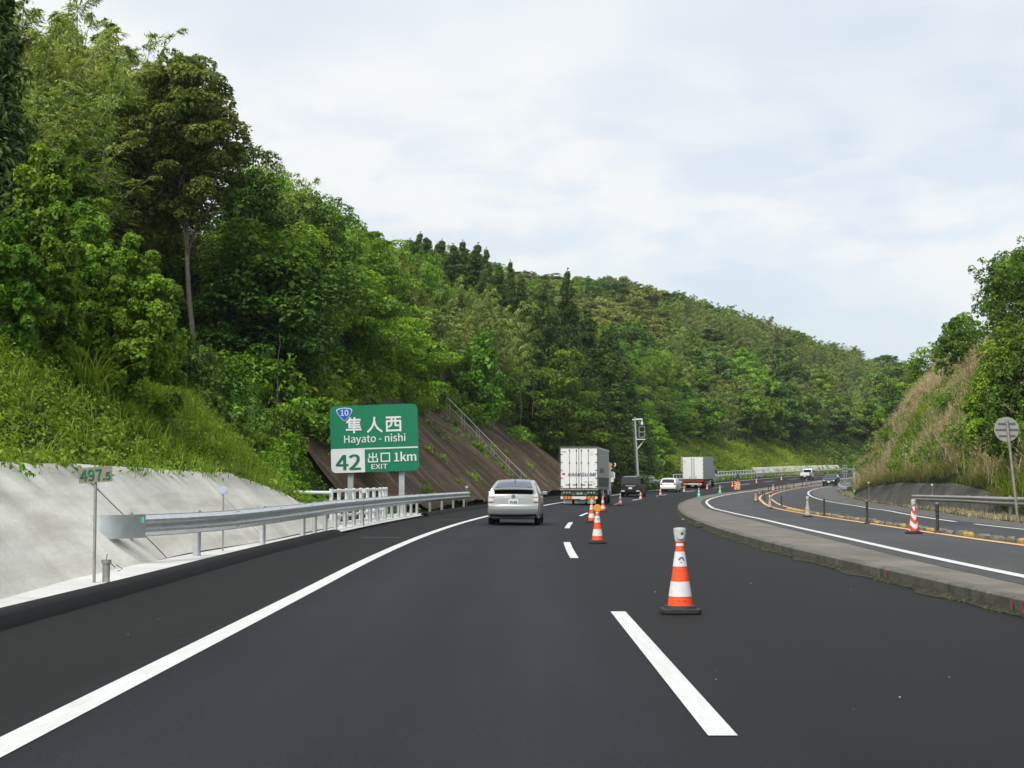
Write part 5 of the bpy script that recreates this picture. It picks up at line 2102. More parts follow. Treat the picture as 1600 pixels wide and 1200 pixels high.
def leaf_arrays(rng, pos, nrm, ln, wd, axis=None, curl=.18):
    """One folded four-cornered leaf per point; returns vertices (n*4, 3)."""
    n = len(pos)
    nrm = unit(nrm)
    t = rng.normal(size=(n, 3)) if axis is None else axis + .35 * rng.normal(size=(n, 3))
    t = unit(t - nrm * (t * nrm).sum(1, keepdims=True))
    b = np.cross(nrm, t)
    sz = rng.lognormal(-.05, .28, n)
    L = (ln * sz)[:, None]
    Wd = (wd * sz * rng.uniform(.8, 1.15, n))[:, None]
    v = np.empty((n, 4, 3))
    v[:, 0] = pos - t * L * .5
    v[:, 1] = pos + b * Wd * .5 + nrm * L * curl * .4
    v[:, 2] = pos + t * L * .5 - nrm * L * curl
    v[:, 3] = pos - b * Wd * .5 + nrm * L * curl * .4
    return v.reshape(-1, 3)


class Leaves:
    def __init__(s):
        s.v, s.t = [], []

    def add(s, verts, tint):
        s.v.append(verts)
        s.t.append(tint)

    def mesh(s, name, m):
        v = np.concatenate(s.v).astype(np.float32)
        t = np.clip(np.concatenate(s.t), 0, 1).astype(np.float32)
        n = len(v) // 4
        me = bpy.data.meshes.new(name)
        me.vertices.add(len(v))
        me.vertices.foreach_set('co', v.ravel())
        me.loops.add(n * 4)
        me.loops.foreach_set('vertex_index', np.arange(n * 4, dtype=np.int32))
        me.polygons.add(n)
        me.polygons.foreach_set('loop_start', np.arange(0, n * 4, 4, dtype=np.int32))
        me.update(calc_edges=True)
        a = me.attributes.new('tint', 'FLOAT', 'FACE')
        a.data.foreach_set('value', t[:n])
        me.materials.append(m)
        return me


def puffs(rng, lv, C, Rp, n, ln, wd, flat=.65, up=.55, tint0=None, shell=.7, down=0.0):
    """Clumps of leaves: C centres (k, 3), Rp radii (k,)."""
    k = len(C)
    d = unit(rng.normal(size=(k * n, 3)) + np.array([0, 0, .35]))
    c = np.repeat(C, n, 0)
    r = np.repeat(Rp, n)[:, None]
    pos = c + d * r * rng.uniform(shell, 1.0, (k * n, 1)) ** .8 * np.array([1, 1, flat])
    pos[:, 2] -= down * rng.uniform(0, 1, k * n) ** 2 * r[:, 0]
    nrm = d * (1 - up) + np.array([0, 0, up]) + .38 * rng.normal(size=(k * n, 3))
    tp = (rng.uniform(.2, .8, k) if tint0 is None else tint0)
    tint = np.repeat(tp, n) + rng.normal(0, .16, k * n)
    ax = d * np.array([1, 1, .3]) - np.array([0, 0, .25])
    lv.add(leaf_arrays(rng, pos, nrm, ln, wd, ax), tint)


def limb(b, p0, p1, r0, r1, m, rng, k=5, n=7, wob=.06):
    p0, p1 = np.array(p0, float), np.array(p1, float)
    L = np.linalg.norm(p1 - p0)
    pts = [p0 + (p1 - p0) * i / k + (rng.normal(size=3) * wob * L / k * 1.4 if 0 < i < k else 0) for i in range(k + 1)]
    b.tube(pts, [lerp(r0, r1, i / k) for i in range(k + 1)], m, n)
    return pts


def broadleaf(seed, H=10., R=4., base=.25, npuff=50, nleaf=130, ln=.34, wd=.2, m=L_BROAD, pr=.30, flat=.6, up=.55, bark=M_BARK, lump=.25, layers=False, offs=(0, 0), top=.6, trunk_r=.05, fill=.35, down=0.):
    """Returns (trunk mesh builder, crown mesh): a trunk with limbs, the crown as clumps over an uneven dome."""
    rng = np.random.default_rng(seed)
    cz, rz = H * (base + (1 - base) * .42), H * (1 - base) * .5
    d = unit(rng.normal(size=(npuff, 3)) + np.array([0, 0, .25]))
    rad = rng.uniform(.72, 1.0, npuff)
    inner = rng.uniform(size=npuff) < fill
    rad[inner] = rng.uniform(.2, .7, inner.sum())
    ph = np.arctan2(d[:, 1], d[:, 0])
    rad *= 1 + lump * np.sin(ph * 3 + seed) * np.cos(d[:, 2] * 4 + seed * 1.7)
    C = d * rad[:, None] * np.array([R, R, rz]) + np.array([offs[0], offs[1], cz])
    C[:, :2] *= (1 - .25 * np.clip((C[:, 2:3] - cz) / rz, 0, 1))
    if layers:
        step = H * .085
        C[:, 2] = np.round(C[:, 2] / step) * step + rng.normal(0, .1, npuff)
    P_ = R * pr * rng.uniform(.7, 1.3, npuff)
    lv = Leaves()
    puffs(rng, lv, C, P_, nleaf, ln, wd, flat, up, down=down)
    # stray sprays that break the outline
    k = npuff // 2
    C2 = C[rng.integers(0, npuff, k)] + unit(rng.normal(size=(k, 3)) + np.array([0, 0, .4])) * (R * pr * 1.15)
    puffs(rng, lv, C2, np.full(k, R * pr * .4), max(6, nleaf // 7), ln, wd, .8, .4, down=.5)
    b = MB()
    tp = (offs[0] * .8, offs[1] * .8, H * (base + (1 - base) * top))
    pts = limb(b, (0, 0, -.6), tp, H * trunk_r * .55, H * trunk_r * .2, bark, rng, 7, 9, .025)
    for i in range(9):
        q = C[rng.integers(0, npuff)]
        p = pts[int(rng.integers(3, 7))]
        limb(b, p, p + (q - p) * .85, H * trunk_r * .17, H * trunk_r * .05, bark, rng, 4, 5, .12)
    return b, lv.mesh('crown', m)


def cedar(seed, H=15., R=2.7, tiers=17, per=9, nleaf=60, ln=.5, wd=.17, m=L_CEDAR):
    rng = np.random.default_rng(seed)
    C, P_ = [], []
    for i in range(tiers):
        f = i / (tiers - 1)
        z = H * (.10 + .88 * f)
        r = R * (1 - f) ** .92 + .08
        for k in range(max(3, int(per * (1 - f) + 3))):
            a = rng.uniform(0, 2 * math.pi)
            rr = r * rng.uniform(.45, 1.05)
            C.append((rr * math.cos(a), rr * math.sin(a), z - rr * .22 + rng.normal(0, .2)))
            P_.append((.36 + .75 * (1 - f)) * rng.uniform(.7, 1.25))
    lv = Leaves()
    puffs(rng, lv, np.array(C), np.array(P_), nleaf, ln, wd, 1.05, .25, shell=.55)
    k = 24
    lv.add(leaf_arrays(rng, np.array([(rng.normal(0, .05), rng.normal(0, .05), H * rng.uniform(.95, 1.03)) for _ in range(k)]), rng.normal(size=(k, 3)) * [1, 1, .1], ln * .7, wd, np.tile([0, 0, 1.], (k, 1))), np.full(k, .6))
    b = MB()
    limb(b, (0, 0, -.6), (0, 0, H * .97), H * .016, .03, M_BARK, rng, 5, 8, .01)
    for i in range(10):
        z = H * rng.uniform(.05, .5)
        a = rng.uniform(0, 6.28)
        limb(b, (0, 0, z), (math.cos(a) * R * .7, math.sin(a) * R * .7, z - .3), .05, .02, M_BARK, rng, 3, 4)
    return b, lv.mesh('crown', m)


def bamboo(seed, H=10., spread=1.8, culms=9, nl=170, ln=.42, wd=.10, m=L_BAMBOO):
    rng = np.random.default_rng(seed)
    b, lv = MB(), Leaves()
    for c in range(culms):
        a, r = rng.uniform(0, 6.28), spread * rng.uniform(0, 1) ** .6
        bx, by = r * math.cos(a), r * math.sin(a)
        h = H * rng.uniform(.7, 1.05)
        la, lean = rng.uniform(0, 6.28), rng.uniform(.05, .22) * h
        pts = []
        for i in range(9):
            f = i / 8
            g = f ** 2.4
            pts.append(np.array([bx + math.cos(la) * lean * g, by + math.sin(la) * lean * g, h * (f - .10 * f ** 5)]))
        b.tube(pts, [.05 * (1 - .8 * i / 8) for i in range(9)], M_CULM, 5)
        P_ = np.array(pts)
        f = .28 + .74 * rng.uniform(0, 1, nl) ** .85
        seg = np.clip(f * 8, 0, 7.999)
        i0 = seg.astype(int)
        base = P_[i0] + (P_[i0 + 1] - P_[i0]) * (seg - i0)[:, None]
        node = np.round(f * 14)
        az = node * 2.4 + rng.normal(0, .5, nl) + c
        rr = (1.15 * np.clip(1.12 - f, .05, 1) ** .7 + .12) * rng.uniform(.15, 1.0, nl)
        pos = base + np.stack([np.cos(az) * rr, np.sin(az) * rr, .25 * rr - .22 * rr * rr], 1)
        out = np.stack([np.cos(az), np.sin(az), np.full(nl, -.55)], 1)
        nrm = np.stack([.35 * np.cos(az), .35 * np.sin(az), np.full(nl, .8)], 1) + .4 * rng.normal(size=(nl, 3))
        lv.add(leaf_arrays(rng, pos, nrm, ln, wd, out), rng.uniform(.25, .75) + rng.normal(0, .17, nl))
    return b, lv.mesh('foliage', m)


def shrub(seed, H=1.6, R=1.3, npuff=16, nleaf=70, ln=.17, wd=.10, m=L_BROAD, flat=.75, up=.45):
    rng = np.random.default_rng(seed)
    d = unit(rng.normal(size=(npuff, 3)) + np.array([0, 0, .5]))
    d[:, 2] = np.abs(d[:, 2])
    C = d * rng.uniform(.35, .95, (npuff, 1)) * np.array([R, R, H * .75]) + np.array([0, 0, H * .1])
    lv = Leaves()
    puffs(rng, lv, C, R * .36 * rng.uniform(.7, 1.3, npuff), nleaf, ln, wd, flat, up, down=.3)
    k = npuff
    C2 = C + unit(rng.normal(size=(k, 3)) + np.array([0, 0, .7])) * R * .4
    puffs(rng, lv, C2, np.full(k, R * .12), 8, ln, wd, .9, .4)
    b = MB()
    for i in range(5):
        q = C[i % npuff]
        limb(b, (0, 0, -.3), q * np.array([.8, .8, .9]), .03, .012, M_BARK, rng, 3, 4)
    return b, lv.mesh('foliage', m)


def plant(name, label, cat, b, me, loc, rz=0., sc=(1, 1, 1), group=None, stem='trunk', leaf='crown'):
    t = empty(name, loc, rz)
    t.scale = sc
    tag(t, label, cat, group)
    b.build(stem, t, smooth=60)
    link(leaf, me, t)
    return t


def replant(src, label, loc, rz, sc, group=None):
    t = copy_tree(src)
    t.location, t.rotation_euler, t.scale = loc, (0, 0, rz), sc
    t['label'] = label
    if group:
        t['group'] = group
    return t


def spot(px, Y, side=-1):
    x = (px - 800) / FPX * Y
    s, o = so(x, Y)
    if side < 0:
        d = -(o - lane(s)) - EDGE
        return s, d, (x, Y, left_z(s, d))
    d = o - rside_o(s) - bank_off(s)
    return s, d, (x, Y, right_z(s, d))


def hero(px, ytop, wpx, Y, kind, name, label, cat, Hn, Rn, side=-1, rz=0., sink=.3, group=None, **kw):
    """A plant of its own: foot on the bank at depth Y under pixel column px, height and width as the photograph shows."""
    s, d, p = spot(px, Y, side)
    zt = CAMH + (760 - ytop) * Y / FPX
    H = zt - p[2] + sink
    R = wpx / 2 * Y / FPX
    b, me = kind(H=H, **({'R': R} if kind is not bamboo else {'spread': R * .55}), **kw)
    nm = ('trunk', 'crown') if kind in (broadleaf, cedar) else (('stem', 'foliage') if kind is bamboo else ('stem', 'foliage'))
    return plant(name, label, cat, b, me, (p[0], p[1], p[2] - sink), rz, (1, 1, 1), group, *nm)


HB = dict(ln=.17, wd=.105)
hero(302, 52, 215, 64, broadleaf, 'broadleaf_tree', 'tallest broad evergreen with bronze-green domed crown and pale bare trunk on the left hill', 'tree', 10, 4, seed=1, base=.46, npuff=210, nleaf=270, m=L_OLIVE, pr=.21, flat=.6, bark=M_PALEBARK, offs=(-1.0, .4), lump=.12, trunk_r=.017, up=.6, fill=.4, **HB)
hero(190, 190, 190, 66, broadleaf, 'broadleaf_tree', 'broad bronze-green tree to the left of the tallest domed evergreen', 'tree', 10, 4, seed=2, base=.15, npuff=130, nleaf=230, m=L_OLIVE, pr=.26, flat=.5, lump=.2, **HB)
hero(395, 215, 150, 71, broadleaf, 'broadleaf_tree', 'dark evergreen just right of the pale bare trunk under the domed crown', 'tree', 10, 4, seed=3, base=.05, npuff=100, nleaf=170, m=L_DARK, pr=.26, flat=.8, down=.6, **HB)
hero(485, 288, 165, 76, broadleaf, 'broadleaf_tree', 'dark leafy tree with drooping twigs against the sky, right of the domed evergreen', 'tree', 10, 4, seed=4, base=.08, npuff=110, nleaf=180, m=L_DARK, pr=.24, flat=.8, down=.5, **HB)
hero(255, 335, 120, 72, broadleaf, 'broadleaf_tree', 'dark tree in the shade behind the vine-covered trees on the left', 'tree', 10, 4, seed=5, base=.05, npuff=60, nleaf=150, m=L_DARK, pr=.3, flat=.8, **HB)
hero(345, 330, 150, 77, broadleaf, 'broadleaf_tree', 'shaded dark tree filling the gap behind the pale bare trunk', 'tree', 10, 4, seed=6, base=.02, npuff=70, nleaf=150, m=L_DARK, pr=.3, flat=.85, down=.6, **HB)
hero(535, 425, 190, 90, broadleaf, 'broadleaf_tree', 'fresh light-green tree in flat layers above the left end of the brown slope', 'tree', 10, 4, seed=7, base=.12, npuff=90, nleaf=180, m=L_SPRING, pr=.27, flat=.35, up=.75, layers=True, ln=.20, wd=.11)
hero(622, 478, 170, 98, broadleaf, 'broadleaf_tree', 'light-green spreading tree above the exit sign and brown slope', 'tree', 10, 4, seed=8, base=.1, npuff=80, nleaf=170, m=L_SPRING, pr=.27, flat=.4, up=.7, layers=True, ln=.22, wd=.12)
hero(588, 346, 130, 116, broadleaf, 'broadleaf_tree', 'layered dark-green tree on the skyline left of the cedars', 'tree', 10, 4, seed=9, base=.15, npuff=80, nleaf=150, m=L_BROAD, pr=.27, flat=.35, up=.75, layers=True, ln=.24, wd=.14)
hero(55, 225, 150, 33, broadleaf, 'vine_covered_tree', 'tall tree draped in big vine leaves at the left edge above the grassy bank', 'tree', 6, 2, seed=11, base=.0, npuff=190, nleaf=190, m=L_VINE, pr=.19, flat=.8, up=.45, ln=.098, wd=.078, down=.9)
hero(205, 350, 150, 35, broadleaf, 'vine_covered_tree', 'bright bush-like tree with large heart-shaped leaves over the grassy bank', 'tree', 6, 2, seed=12, base=.0, npuff=190, nleaf=190, m=L_VINE, pr=.19, flat=.8, up=.45, ln=.10, wd=.082, down=.9)
hero(130, 300, 110, 37, broadleaf, 'vine_covered_tree', 'leafy vine-covered tree between the two brighter ones on the left bank', 'tree', 6, 2, seed=13, base=.0, npuff=120, nleaf=170, m=L_BROAD, pr=.22, flat=.8, up=.45, ln=.11, wd=.07, down=.8)
hero(8, 330, 110, 31, broadleaf, 'vine_covered_tree', 'vine-covered tree low at the left edge of the photo', 'tree', 6, 2, seed=14, base=.0, npuff=110, nleaf=190, m=L_VINE, pr=.21, flat=.8, up=.45, ln=.10, wd=.08, down=.8)
hero(-22, -60, 100, 38, cedar, 'cedar_tree', 'very dark conifer cut by the left edge of the photo', 'tree', 15, 3, seed=15, tiers=18, per=9, nleaf=130, ln=.22, wd=.07)
hero(95, 205, 120, 44, broadleaf, 'broadleaf_tree', 'yellow-green tree behind the vine-covered trees on the left', 'tree', 10, 4, seed=16, base=.1, npuff=70, nleaf=140, m=L_BROAD, pr=.26, flat=.6, ln=.15, wd=.09)
hero(747, 508, 95, 132, broadleaf, 'vine_covered_tree', 'column-like tree smothered in yellow-green vines above the brown slope', 'tree', 10, 4, seed=17, base=.0, npuff=80, nleaf=130, m=L_VINE, pr=.24, flat=.85, up=.4, ln=.26, wd=.2, down=.9)
hero(872, 540, 140, 150, broadleaf, 'broadleaf_tree', 'round bright-green tree directly above the near lorry', 'tree', 10, 4, seed=18, base=.12, npuff=110, nleaf=140, m=L_BROAD, pr=.23, flat=.5, up=.65, ln=.27, wd=.17, layers=True)
hero(1612, 368, 185, 100, broadleaf, 'broadleaf_tree', 'big dark leafy tree at the right edge of the photo', 'tree', 10, 4, 1, seed=19, base=.0, npuff=130, nleaf=190, m=L_BROAD, pr=.22, flat=.7, ln=.20, wd=.13, down=.5)
hero(1590, 500, 110, 96, broadleaf, 'broadleaf_tree', 'lower leafy tree in front of the big dark tree at the right edge', 'tree', 10, 4, 1, seed=20, base=.0, npuff=90, nleaf=170, m=L_BROAD, pr=.25, flat=.7, ln=.20, wd=.13, down=.5)
hero(1510, 478, 85, 130, broadleaf, 'broadleaf_tree', 'dark tree on the right bank skyline next to the big edge tree', 'tree', 10, 4, 1, seed=21, base=.0, npuff=80, nleaf=130, m=L_BROAD, pr=.26, flat=.6, ln=.24, wd=.15)
hero(1455, 542, 95, 165, broadleaf, 'broadleaf_tree', 'spreading dark tree on the right bank above the pampas grass', 'tree', 10, 4, 1, seed=22, base=.0, npuff=80, nleaf=130, m=L_BROAD, pr=.26, flat=.5, ln=.26, wd=.15, layers=True)
hero(1482, 498, 60, 160, bamboo, 'bamboo_clump', 'thin pale bamboo sprays behind the trees on the right bank', 'bamboo', 10, 2, 1, seed=23, culms=7)
hero(1412, 588, 62, 178, broadleaf, 'broadleaf_tree', 'small dark tree at the left end of the right bank', 'tree', 10, 4, 1, seed=24, base=.0, npuff=60, nleaf=110, m=L_DARK, pr=.28, flat=.6, ln=.26, wd=.16)
hero(1392, 622, 50, 186, broadleaf, 'broadleaf_tree', 'yellow-green bushy tree where the right bank meets the far hill', 'tree', 10, 4, 1, seed=25, base=.0, npuff=60, nleaf=110, m=L_SPRING, pr=.28, flat=.6, ln=.26, wd=.16)
hero(1548, 545, 70, 122, broadleaf, 'broadleaf_tree', 'dark tree between the pampas grass and the big edge tree', 'tree', 10, 4, 1, seed=26, base=.0, npuff=70, nleaf=130, m=L_DARK, pr=.28, flat=.7, ln=.22, wd=.14)
hero(1602, 525, 125, 74, broadleaf, 'broadleaf_tree', 'dense dark bushy tree behind the round sign at the right edge', 'tree', 10, 4, 1, seed=41, base=.0, npuff=110, nleaf=170, m=L_DARK, pr=.23, flat=.75, ln=.17, wd=.11, down=.6)
hero(1548, 575, 85, 88, broadleaf, 'broadleaf_tree', 'leafy green bush-like tree just left of the round sign', 'tree', 10, 4, 1, seed=42, base=.0, npuff=90, nleaf=150, m=L_BROAD, pr=.25, flat=.75, ln=.18, wd=.12, down=.6)
hero(452, 226, 70, 84, bamboo, 'bamboo_clump', 'pale bamboo plume leaning out against the sky right of the domed evergreen', 'bamboo', 10, 2, seed=27, culms=6, nl=260, ln=.34, wd=.07)
for k, (px, yt, Y) in enumerate(((95, -40, 70), (150, 5, 76), (205, 40, 80), (235, 30, 86), (40, -70, 66), (120, 90, 62), (60, 60, 58), (15, 90, 55), (95, 150, 54), (70, 10, 78), (30, 0, 72), (110, 20, 84), (135, 50, 70), (190, 80, 72), (60, -20, 62))):
    if k == 0:
        bam0 = hero(px, yt, 110, Y, bamboo, 'bamboo_clump', 'tall olive bamboo clump of the grove at the top left', 'bamboo', 10, 2, seed=28, culms=18, nl=640, ln=.27, wd=.062, group='bamboo grove at the top left')
        bH = CAMH + (760 - yt) * Y / FPX - spot(px, Y)[2][2]
    else:
        s, d, p = spot(px, Y)
        f = (CAMH + (760 - yt) * Y / FPX - p[2]) / bH
        replant(bam0, bam0['label'], (p[0], p[1], p[2] - .2), k * 1.3, (1.25, 1.25, max(.5, f)))
hero(150, -5, 90, 92, broadleaf, 'broadleaf_tree', 'dark tree rising through the bamboo grove on the top-left skyline', 'tree', 10, 4, seed=29, base=.2, npuff=60, nleaf=120, m=L_DARK, pr=.27, flat=.6, ln=.22, wd=.13)

CED = []
for k, (px, yt, w, Y, lab) in enumerate(((887, 424, 72, 168, 'tallest pointed cedar, its tip above the far hill'), (848, 448, 80, 160, 'cedar just left of the tallest pointed one'), (918, 480, 75, 172, 'cedar just right of the tallest pointed one'),
                                         (948, 515, 80, 172, 'tall dark cedar above the amber warning light'), (975, 560, 70, 176, 'cedar right of the warning light, behind the camera pole'), (818, 468, 70, 158, 'cedar at the left end of the group above the near lorry'),
                                         (866, 492, 75, 162, 'cedar whose top sits just below the tallest pointed one'), (838, 520, 70, 152, 'lower cedar at the left foot of the cedar group'), (962, 598, 70, 165, 'low cedar beside the camera pole'), (922, 560, 75, 164, 'dark lower cedar above the right rear corner of the near lorry'), (985, 600, 60, 182, 'cedar just behind the top of the camera pole'),
                                         (902, 545, 70, 160, 'lower cedar in the middle of the group above the near lorry'), (935, 610, 60, 158, 'lowest cedar directly behind the near lorry'))):
    if k < 2:
        CED.append(hero(px, yt, w * 1.2, Y, cedar, 'cedar_tree', lab, 'tree', 15, 2.7, seed=50 + k, tiers=30, per=11, nleaf=90, ln=.34, wd=.11, group='tall cedars above the near lorry'))
        s, d, p = spot(px, Y)
        CED[-1]['h'] = CAMH + (760 - yt) * Y / FPX - p[2]
        del CED[-1]['h']
        hgt = [CAMH + (760 - yt) * Y / FPX - p[2]] if k == 0 else hgt + [CAMH + (760 - yt) * Y / FPX - p[2]]
        wid = [w / 2 * Y / FPX] if k == 0 else wid + [w / 2 * Y / FPX]
    else:
        s, d, p = spot(px, Y)
        j = k % 2
        h = CAMH + (760 - yt) * Y / FPX - p[2]
        q = 1.2 * w / 2 * Y / FPX / wid[j]
        replant(CED[j], lab, (p[0], p[1], p[2] - .3), k * 1.1, (q, q, h / hgt[j]))

for k, (px, yt, w, Y) in enumerate(((655, 362, 42, 178), (690, 374, 40, 180), (708, 381, 36, 176), (722, 376, 40, 184), (746, 380, 42, 182), (760, 388, 38, 178), (780, 412, 36, 180), (797, 408, 24, 190), (815, 432, 40, 180), (640, 372, 40, 174))):
    s, d, p = spot(px, Y)
    j = k % 2
    h = CAMH + (760 - yt) * Y / FPX - p[2]
    q = 1.9 * w / 2 * Y / FPX / wid[j] * (.8 + .4 * ((k * 7) % 5) / 5)
    replant(CED[j], 'pointed cedar on the skyline above the brown slope', (p[0], p[1], p[2] - .3), k * 1.7, (q, q, h / hgt[j]), 'cedars on the skyline above the brown slope')
bb, bl = bamboo(61, H=10, spread=2.0, culms=16, nl=420, ln=.36, wd=.085)
b0 = None
for k, (px, yt, Y) in enumerate(((665, 428, 148), (702, 412, 150), (738, 420, 150), (772, 440, 152), (800, 458, 154), (636, 448, 140), (718, 455, 142), (755, 470, 144), (690, 462, 138), (785, 485, 147))):
    s, d, p = spot(px, Y)
    f = max(.5, (CAMH + (760 - yt) * Y / FPX - p[2]) / 10)
    zb = p[2] - .2
    if b0 is None:
        b0 = plant('bamboo_clump', 'feathery bamboo clump in the pale band below the skyline cedars', 'bamboo', bb, bl, (p[0], p[1], zb), 0, (1.1, 1.1, f), 'bamboo band below the skyline cedars', 'stem', 'foliage')
    else:
        replant(b0, b0['label'], (p[0], p[1], zb), k * 1.3, (1.1, 1.1, f))

# ------------------------------------------------------------------ the wooded hillside, tree by tree
PARK = []      # meshes for copies: kind -> list of (trunk builder, crown mesh)


def stock(kind):
    if kind == 'broad':
        return [broadleaf(100 + i, npuff=84, nleaf=130, ln=.30, wd=.185, m=mm, base=.12, flat=fl, up=.62, layers=ly) for i, (mm, fl, ly) in enumerate(((L_BROAD, .55, False), (L_BROAD, .4, True), (L_DARK, .6, False), (L_SPRING, .5, True), (L_VINE, .75, False)))]
    if kind == 'far':
        return [broadleaf(200 + i, npuff=64, nleaf=90, ln=.50, wd=.32, m=mm, base=.10, flat=.5, up=.62, layers=ly, pr=.26) for i, (mm, ly) in enumerate(((L_BROAD, True), (L_BROAD, False), (L_DARK, False), (L_SPRING, True), (L_DARK, True)))]
    if kind == 'olive':
        return [broadleaf(300 + i, npuff=64, nleaf=90, ln=.50, wd=.32, m=L_OLIVE, base=.1, flat=.5, up=.65, pr=.28) for i in range(2)]
    if kind == 'bamboo':
        return [bamboo(400 + i, H=10, spread=2.4, culms=14, nl=260, ln=.46, wd=.12) for i in range(3)]
    if kind == 'cedar':
        return [cedar(500 + i, H=15, R=2.7, tiers=24, per=9, nleaf=60, ln=.42, wd=.15) for i in range(2)]


INFO = {'broad': ('broadleaf_tree', 'tree', 10., 4.), 'far': ('broadleaf_tree', 'tree', 10., 4.), 'olive': ('evergreen_tree', 'tree', 10., 4.), 'bamboo': ('bamboo_clump', 'bamboo', 10., 2.6), 'cedar': ('cedar_tree', 'tree', 15., 2.7)}
SRC = {}
SKYX = [430, 520, 560, 640, 700, 750, 800, 840, 950, 1010, 1060, 1100, 1150, 1200, 1250, 1300, 1340, 1395, 1420]
SKYY = [200, 300, 345, 362, 380, 390, 425, 430, 430, 438, 455, 465, 480, 500, 520, 540, 553, 580, 590]
LABELS = {
    ('broad', 0): 'leafy broadleaf tree on the steep hill above the brown slope', ('far', 0): 'green broadleaf tree on the far hillside beyond the bend',
    ('olive', 0): 'bronze-tinged broadleaf tree near the top of the far hill', ('bamboo', 0): 'olive bamboo clump on the hill above the brown slope', ('bamboo', 1): 'pale bamboo clump on the far hillside beyond the bend',
    ('cedar', 0): 'pointed cedar on the skyline above the brown slope'}
GROUPS = {('broad', 0): 'broadleaf trees on the hill above the brown slope', ('far', 0): 'broadleaf trees on the far hillside', ('olive', 0): 'bronze-green trees on top of the far hill',
          ('bamboo', 0): 'bamboo on the hill above the brown slope', ('bamboo', 1): 'bamboo on the far hillside', ('cedar', 0): 'cedars on the skyline above the brown slope'}
rs = np.random.default_rng(77)
cand = []
s = 62.0
while s < 560:
    near = s < 250
    step = 3.6 if near else 7.0
    dmin = float(np.interp(s, [60, 72, 102, 128, 145, 152, 156, 186, 190, 203, 208, 300, 600], [7.5, 7.5, 9.5, 10, 7.5, 4, 8.5, 8.5, 2.5, 2.5, 9, 9.5, 10]))
    d = dmin + rs.uniform(0, 1.5)
    while d < (70 if near else 190):
        cand.append((s + rs.uniform(-.4, .4) * step, d + rs.uniform(-.3, .3) * step))
        d += step * (1.0 + d * .006)
    s += step
cand.sort(key=lambda c: c[0] + c[1] * .3)
rows = []
for s, d in cand:
    x, y, z = left_pt(s, d)
    rows.append((y, s, d, x, z))
rows.sort()
cover = np.full(420, 760.0)          # lowest pixel row already hidden by nearer trees, per 4 px column
planted = {}
count = 0
for y, s, d, x, z in rows:
    px, pyg = pix(x, y, z)
    if px < 395 or px > 1440 or y < 60 or (812 < px < 985 and 128 < y < 190 and d < 26):
        continue
    far = y > 255
    sky = float(np.interp(px, SKYX, SKYY))
    r = rs.uniform()
    kind = 'far' if far else 'broad'
    py8 = pix(x, y, z + 8)[1]
    if far:
        if px < 1035 and py8 < sky + 75 and r < .75:
            kind = 'olive'
        elif px > 1040 and py8 < sky + 55 and r < .80:
            kind = 'bamboo'
        elif 1020 < px < 1190 and 500 < py8 < 640 and r < .55:
            kind = 'bamboo'
        elif px > 1200 and py8 < sky + 110 and r < .45:
            kind = 'bamboo'
    else:
        if 640 < px < 850 and py8 < 470 and d > 20 and y > 150 and r < .55:
            kind = 'cedar'
        elif 600 < px < 860 and 370 < py8 < 520 and r < .6:
            kind = 'bamboo'
        elif px > 820 and y > 150 and px < 990 and r < .4:
            kind = 'cedar'
    H = {'far': rs.uniform(7.5, 11), 'broad': rs.uniform(6.5, 11), 'olive': rs.uniform(7, 9), 'bamboo': rs.uniform(8, 11), 'cedar': rs.uniform(10, 13)}[kind]
    if not far and d < 14:
        H *= .62
    Rw = {'far': rs.uniform(3.9, 5.4), 'broad': rs.uniform(2.5, 3.6), 'olive': rs.uniform(3.8, 5.0), 'bamboo': 3.0 if far else 2.6, 'cedar': rs.uniform(2.1, 2.7)}[kind]
    pyt = pix(x, y, z + H)[1]
    # keep the skyline where the photograph has it: shorten, or skip what would stand far above it
    lim = sky + rs.uniform(-6, 9)
    if pyt < lim:
        H2 = H - (lim - pyt) * y / FPX
        if pyg < lim - 6 and y > 150:
            continue
        H, pyt = max(H2, H * .42), lim
    ppm = FPX / y
    c0, c1 = int(max(0, (px - Rw * ppm * .8) / 4)), int(min(419, (px + Rw * ppm * .8) / 4))
    if c1 <= c0 or (cover[c0:c1 + 1] < pyt + H * ppm * .10).mean() > .93:
        continue
    cover[c0:c1 + 1] = np.minimum(cover[c0:c1 + 1], pyt + H * ppm * .33)
    lk = (kind, 1 if kind == 'bamboo' and far else 0)
    if kind not in SRC:
        SRC[kind] = [[bm, me, None] for bm, me in stock(kind)]
    if kind == 'broad':
        w = [.3, .22, .2, .16, .12] if px < 900 else [.34, .26, .25, .1, .05]
    elif kind == 'far':
        w = [.27, .25, .2, .12, .16]
    else:
        w = [1 / len(SRC[kind])] * len(SRC[kind])
    j = int(rs.choice(len(w), p=w))
    nm, cat, Hn, Rn = INFO[kind]
    src = SRC[kind][j]
    sc = (Rw / Rn, Rw / Rn * rs.uniform(.9, 1.1), H / Hn)
    loc, rz = (x, y, z - .35), rs.uniform(0, 6.28)
    if src[2] is None:
        src[2] = plant(nm, LABELS[lk], cat, src[0], src[1], loc, rz, sc, GROUPS[lk], 'stem' if kind == 'bamboo' else 'trunk', 'foliage' if kind == 'bamboo' else 'crown')
    else:
        replant(src[2], LABELS[lk], loc, rz, sc, GROUPS[lk])
    count += 1
    planted[kind] = planted.get(kind, 0) + 1
print('trees planted', count, planted)

# ------------------------------------------------------------------ shrubs along the edges
SH = [shrub(600 + i, m=mm) for i, mm in enumerate((L_BROAD, L_VINE, L_DARK, L_SPRING))]
shrub_src = [None] * 4


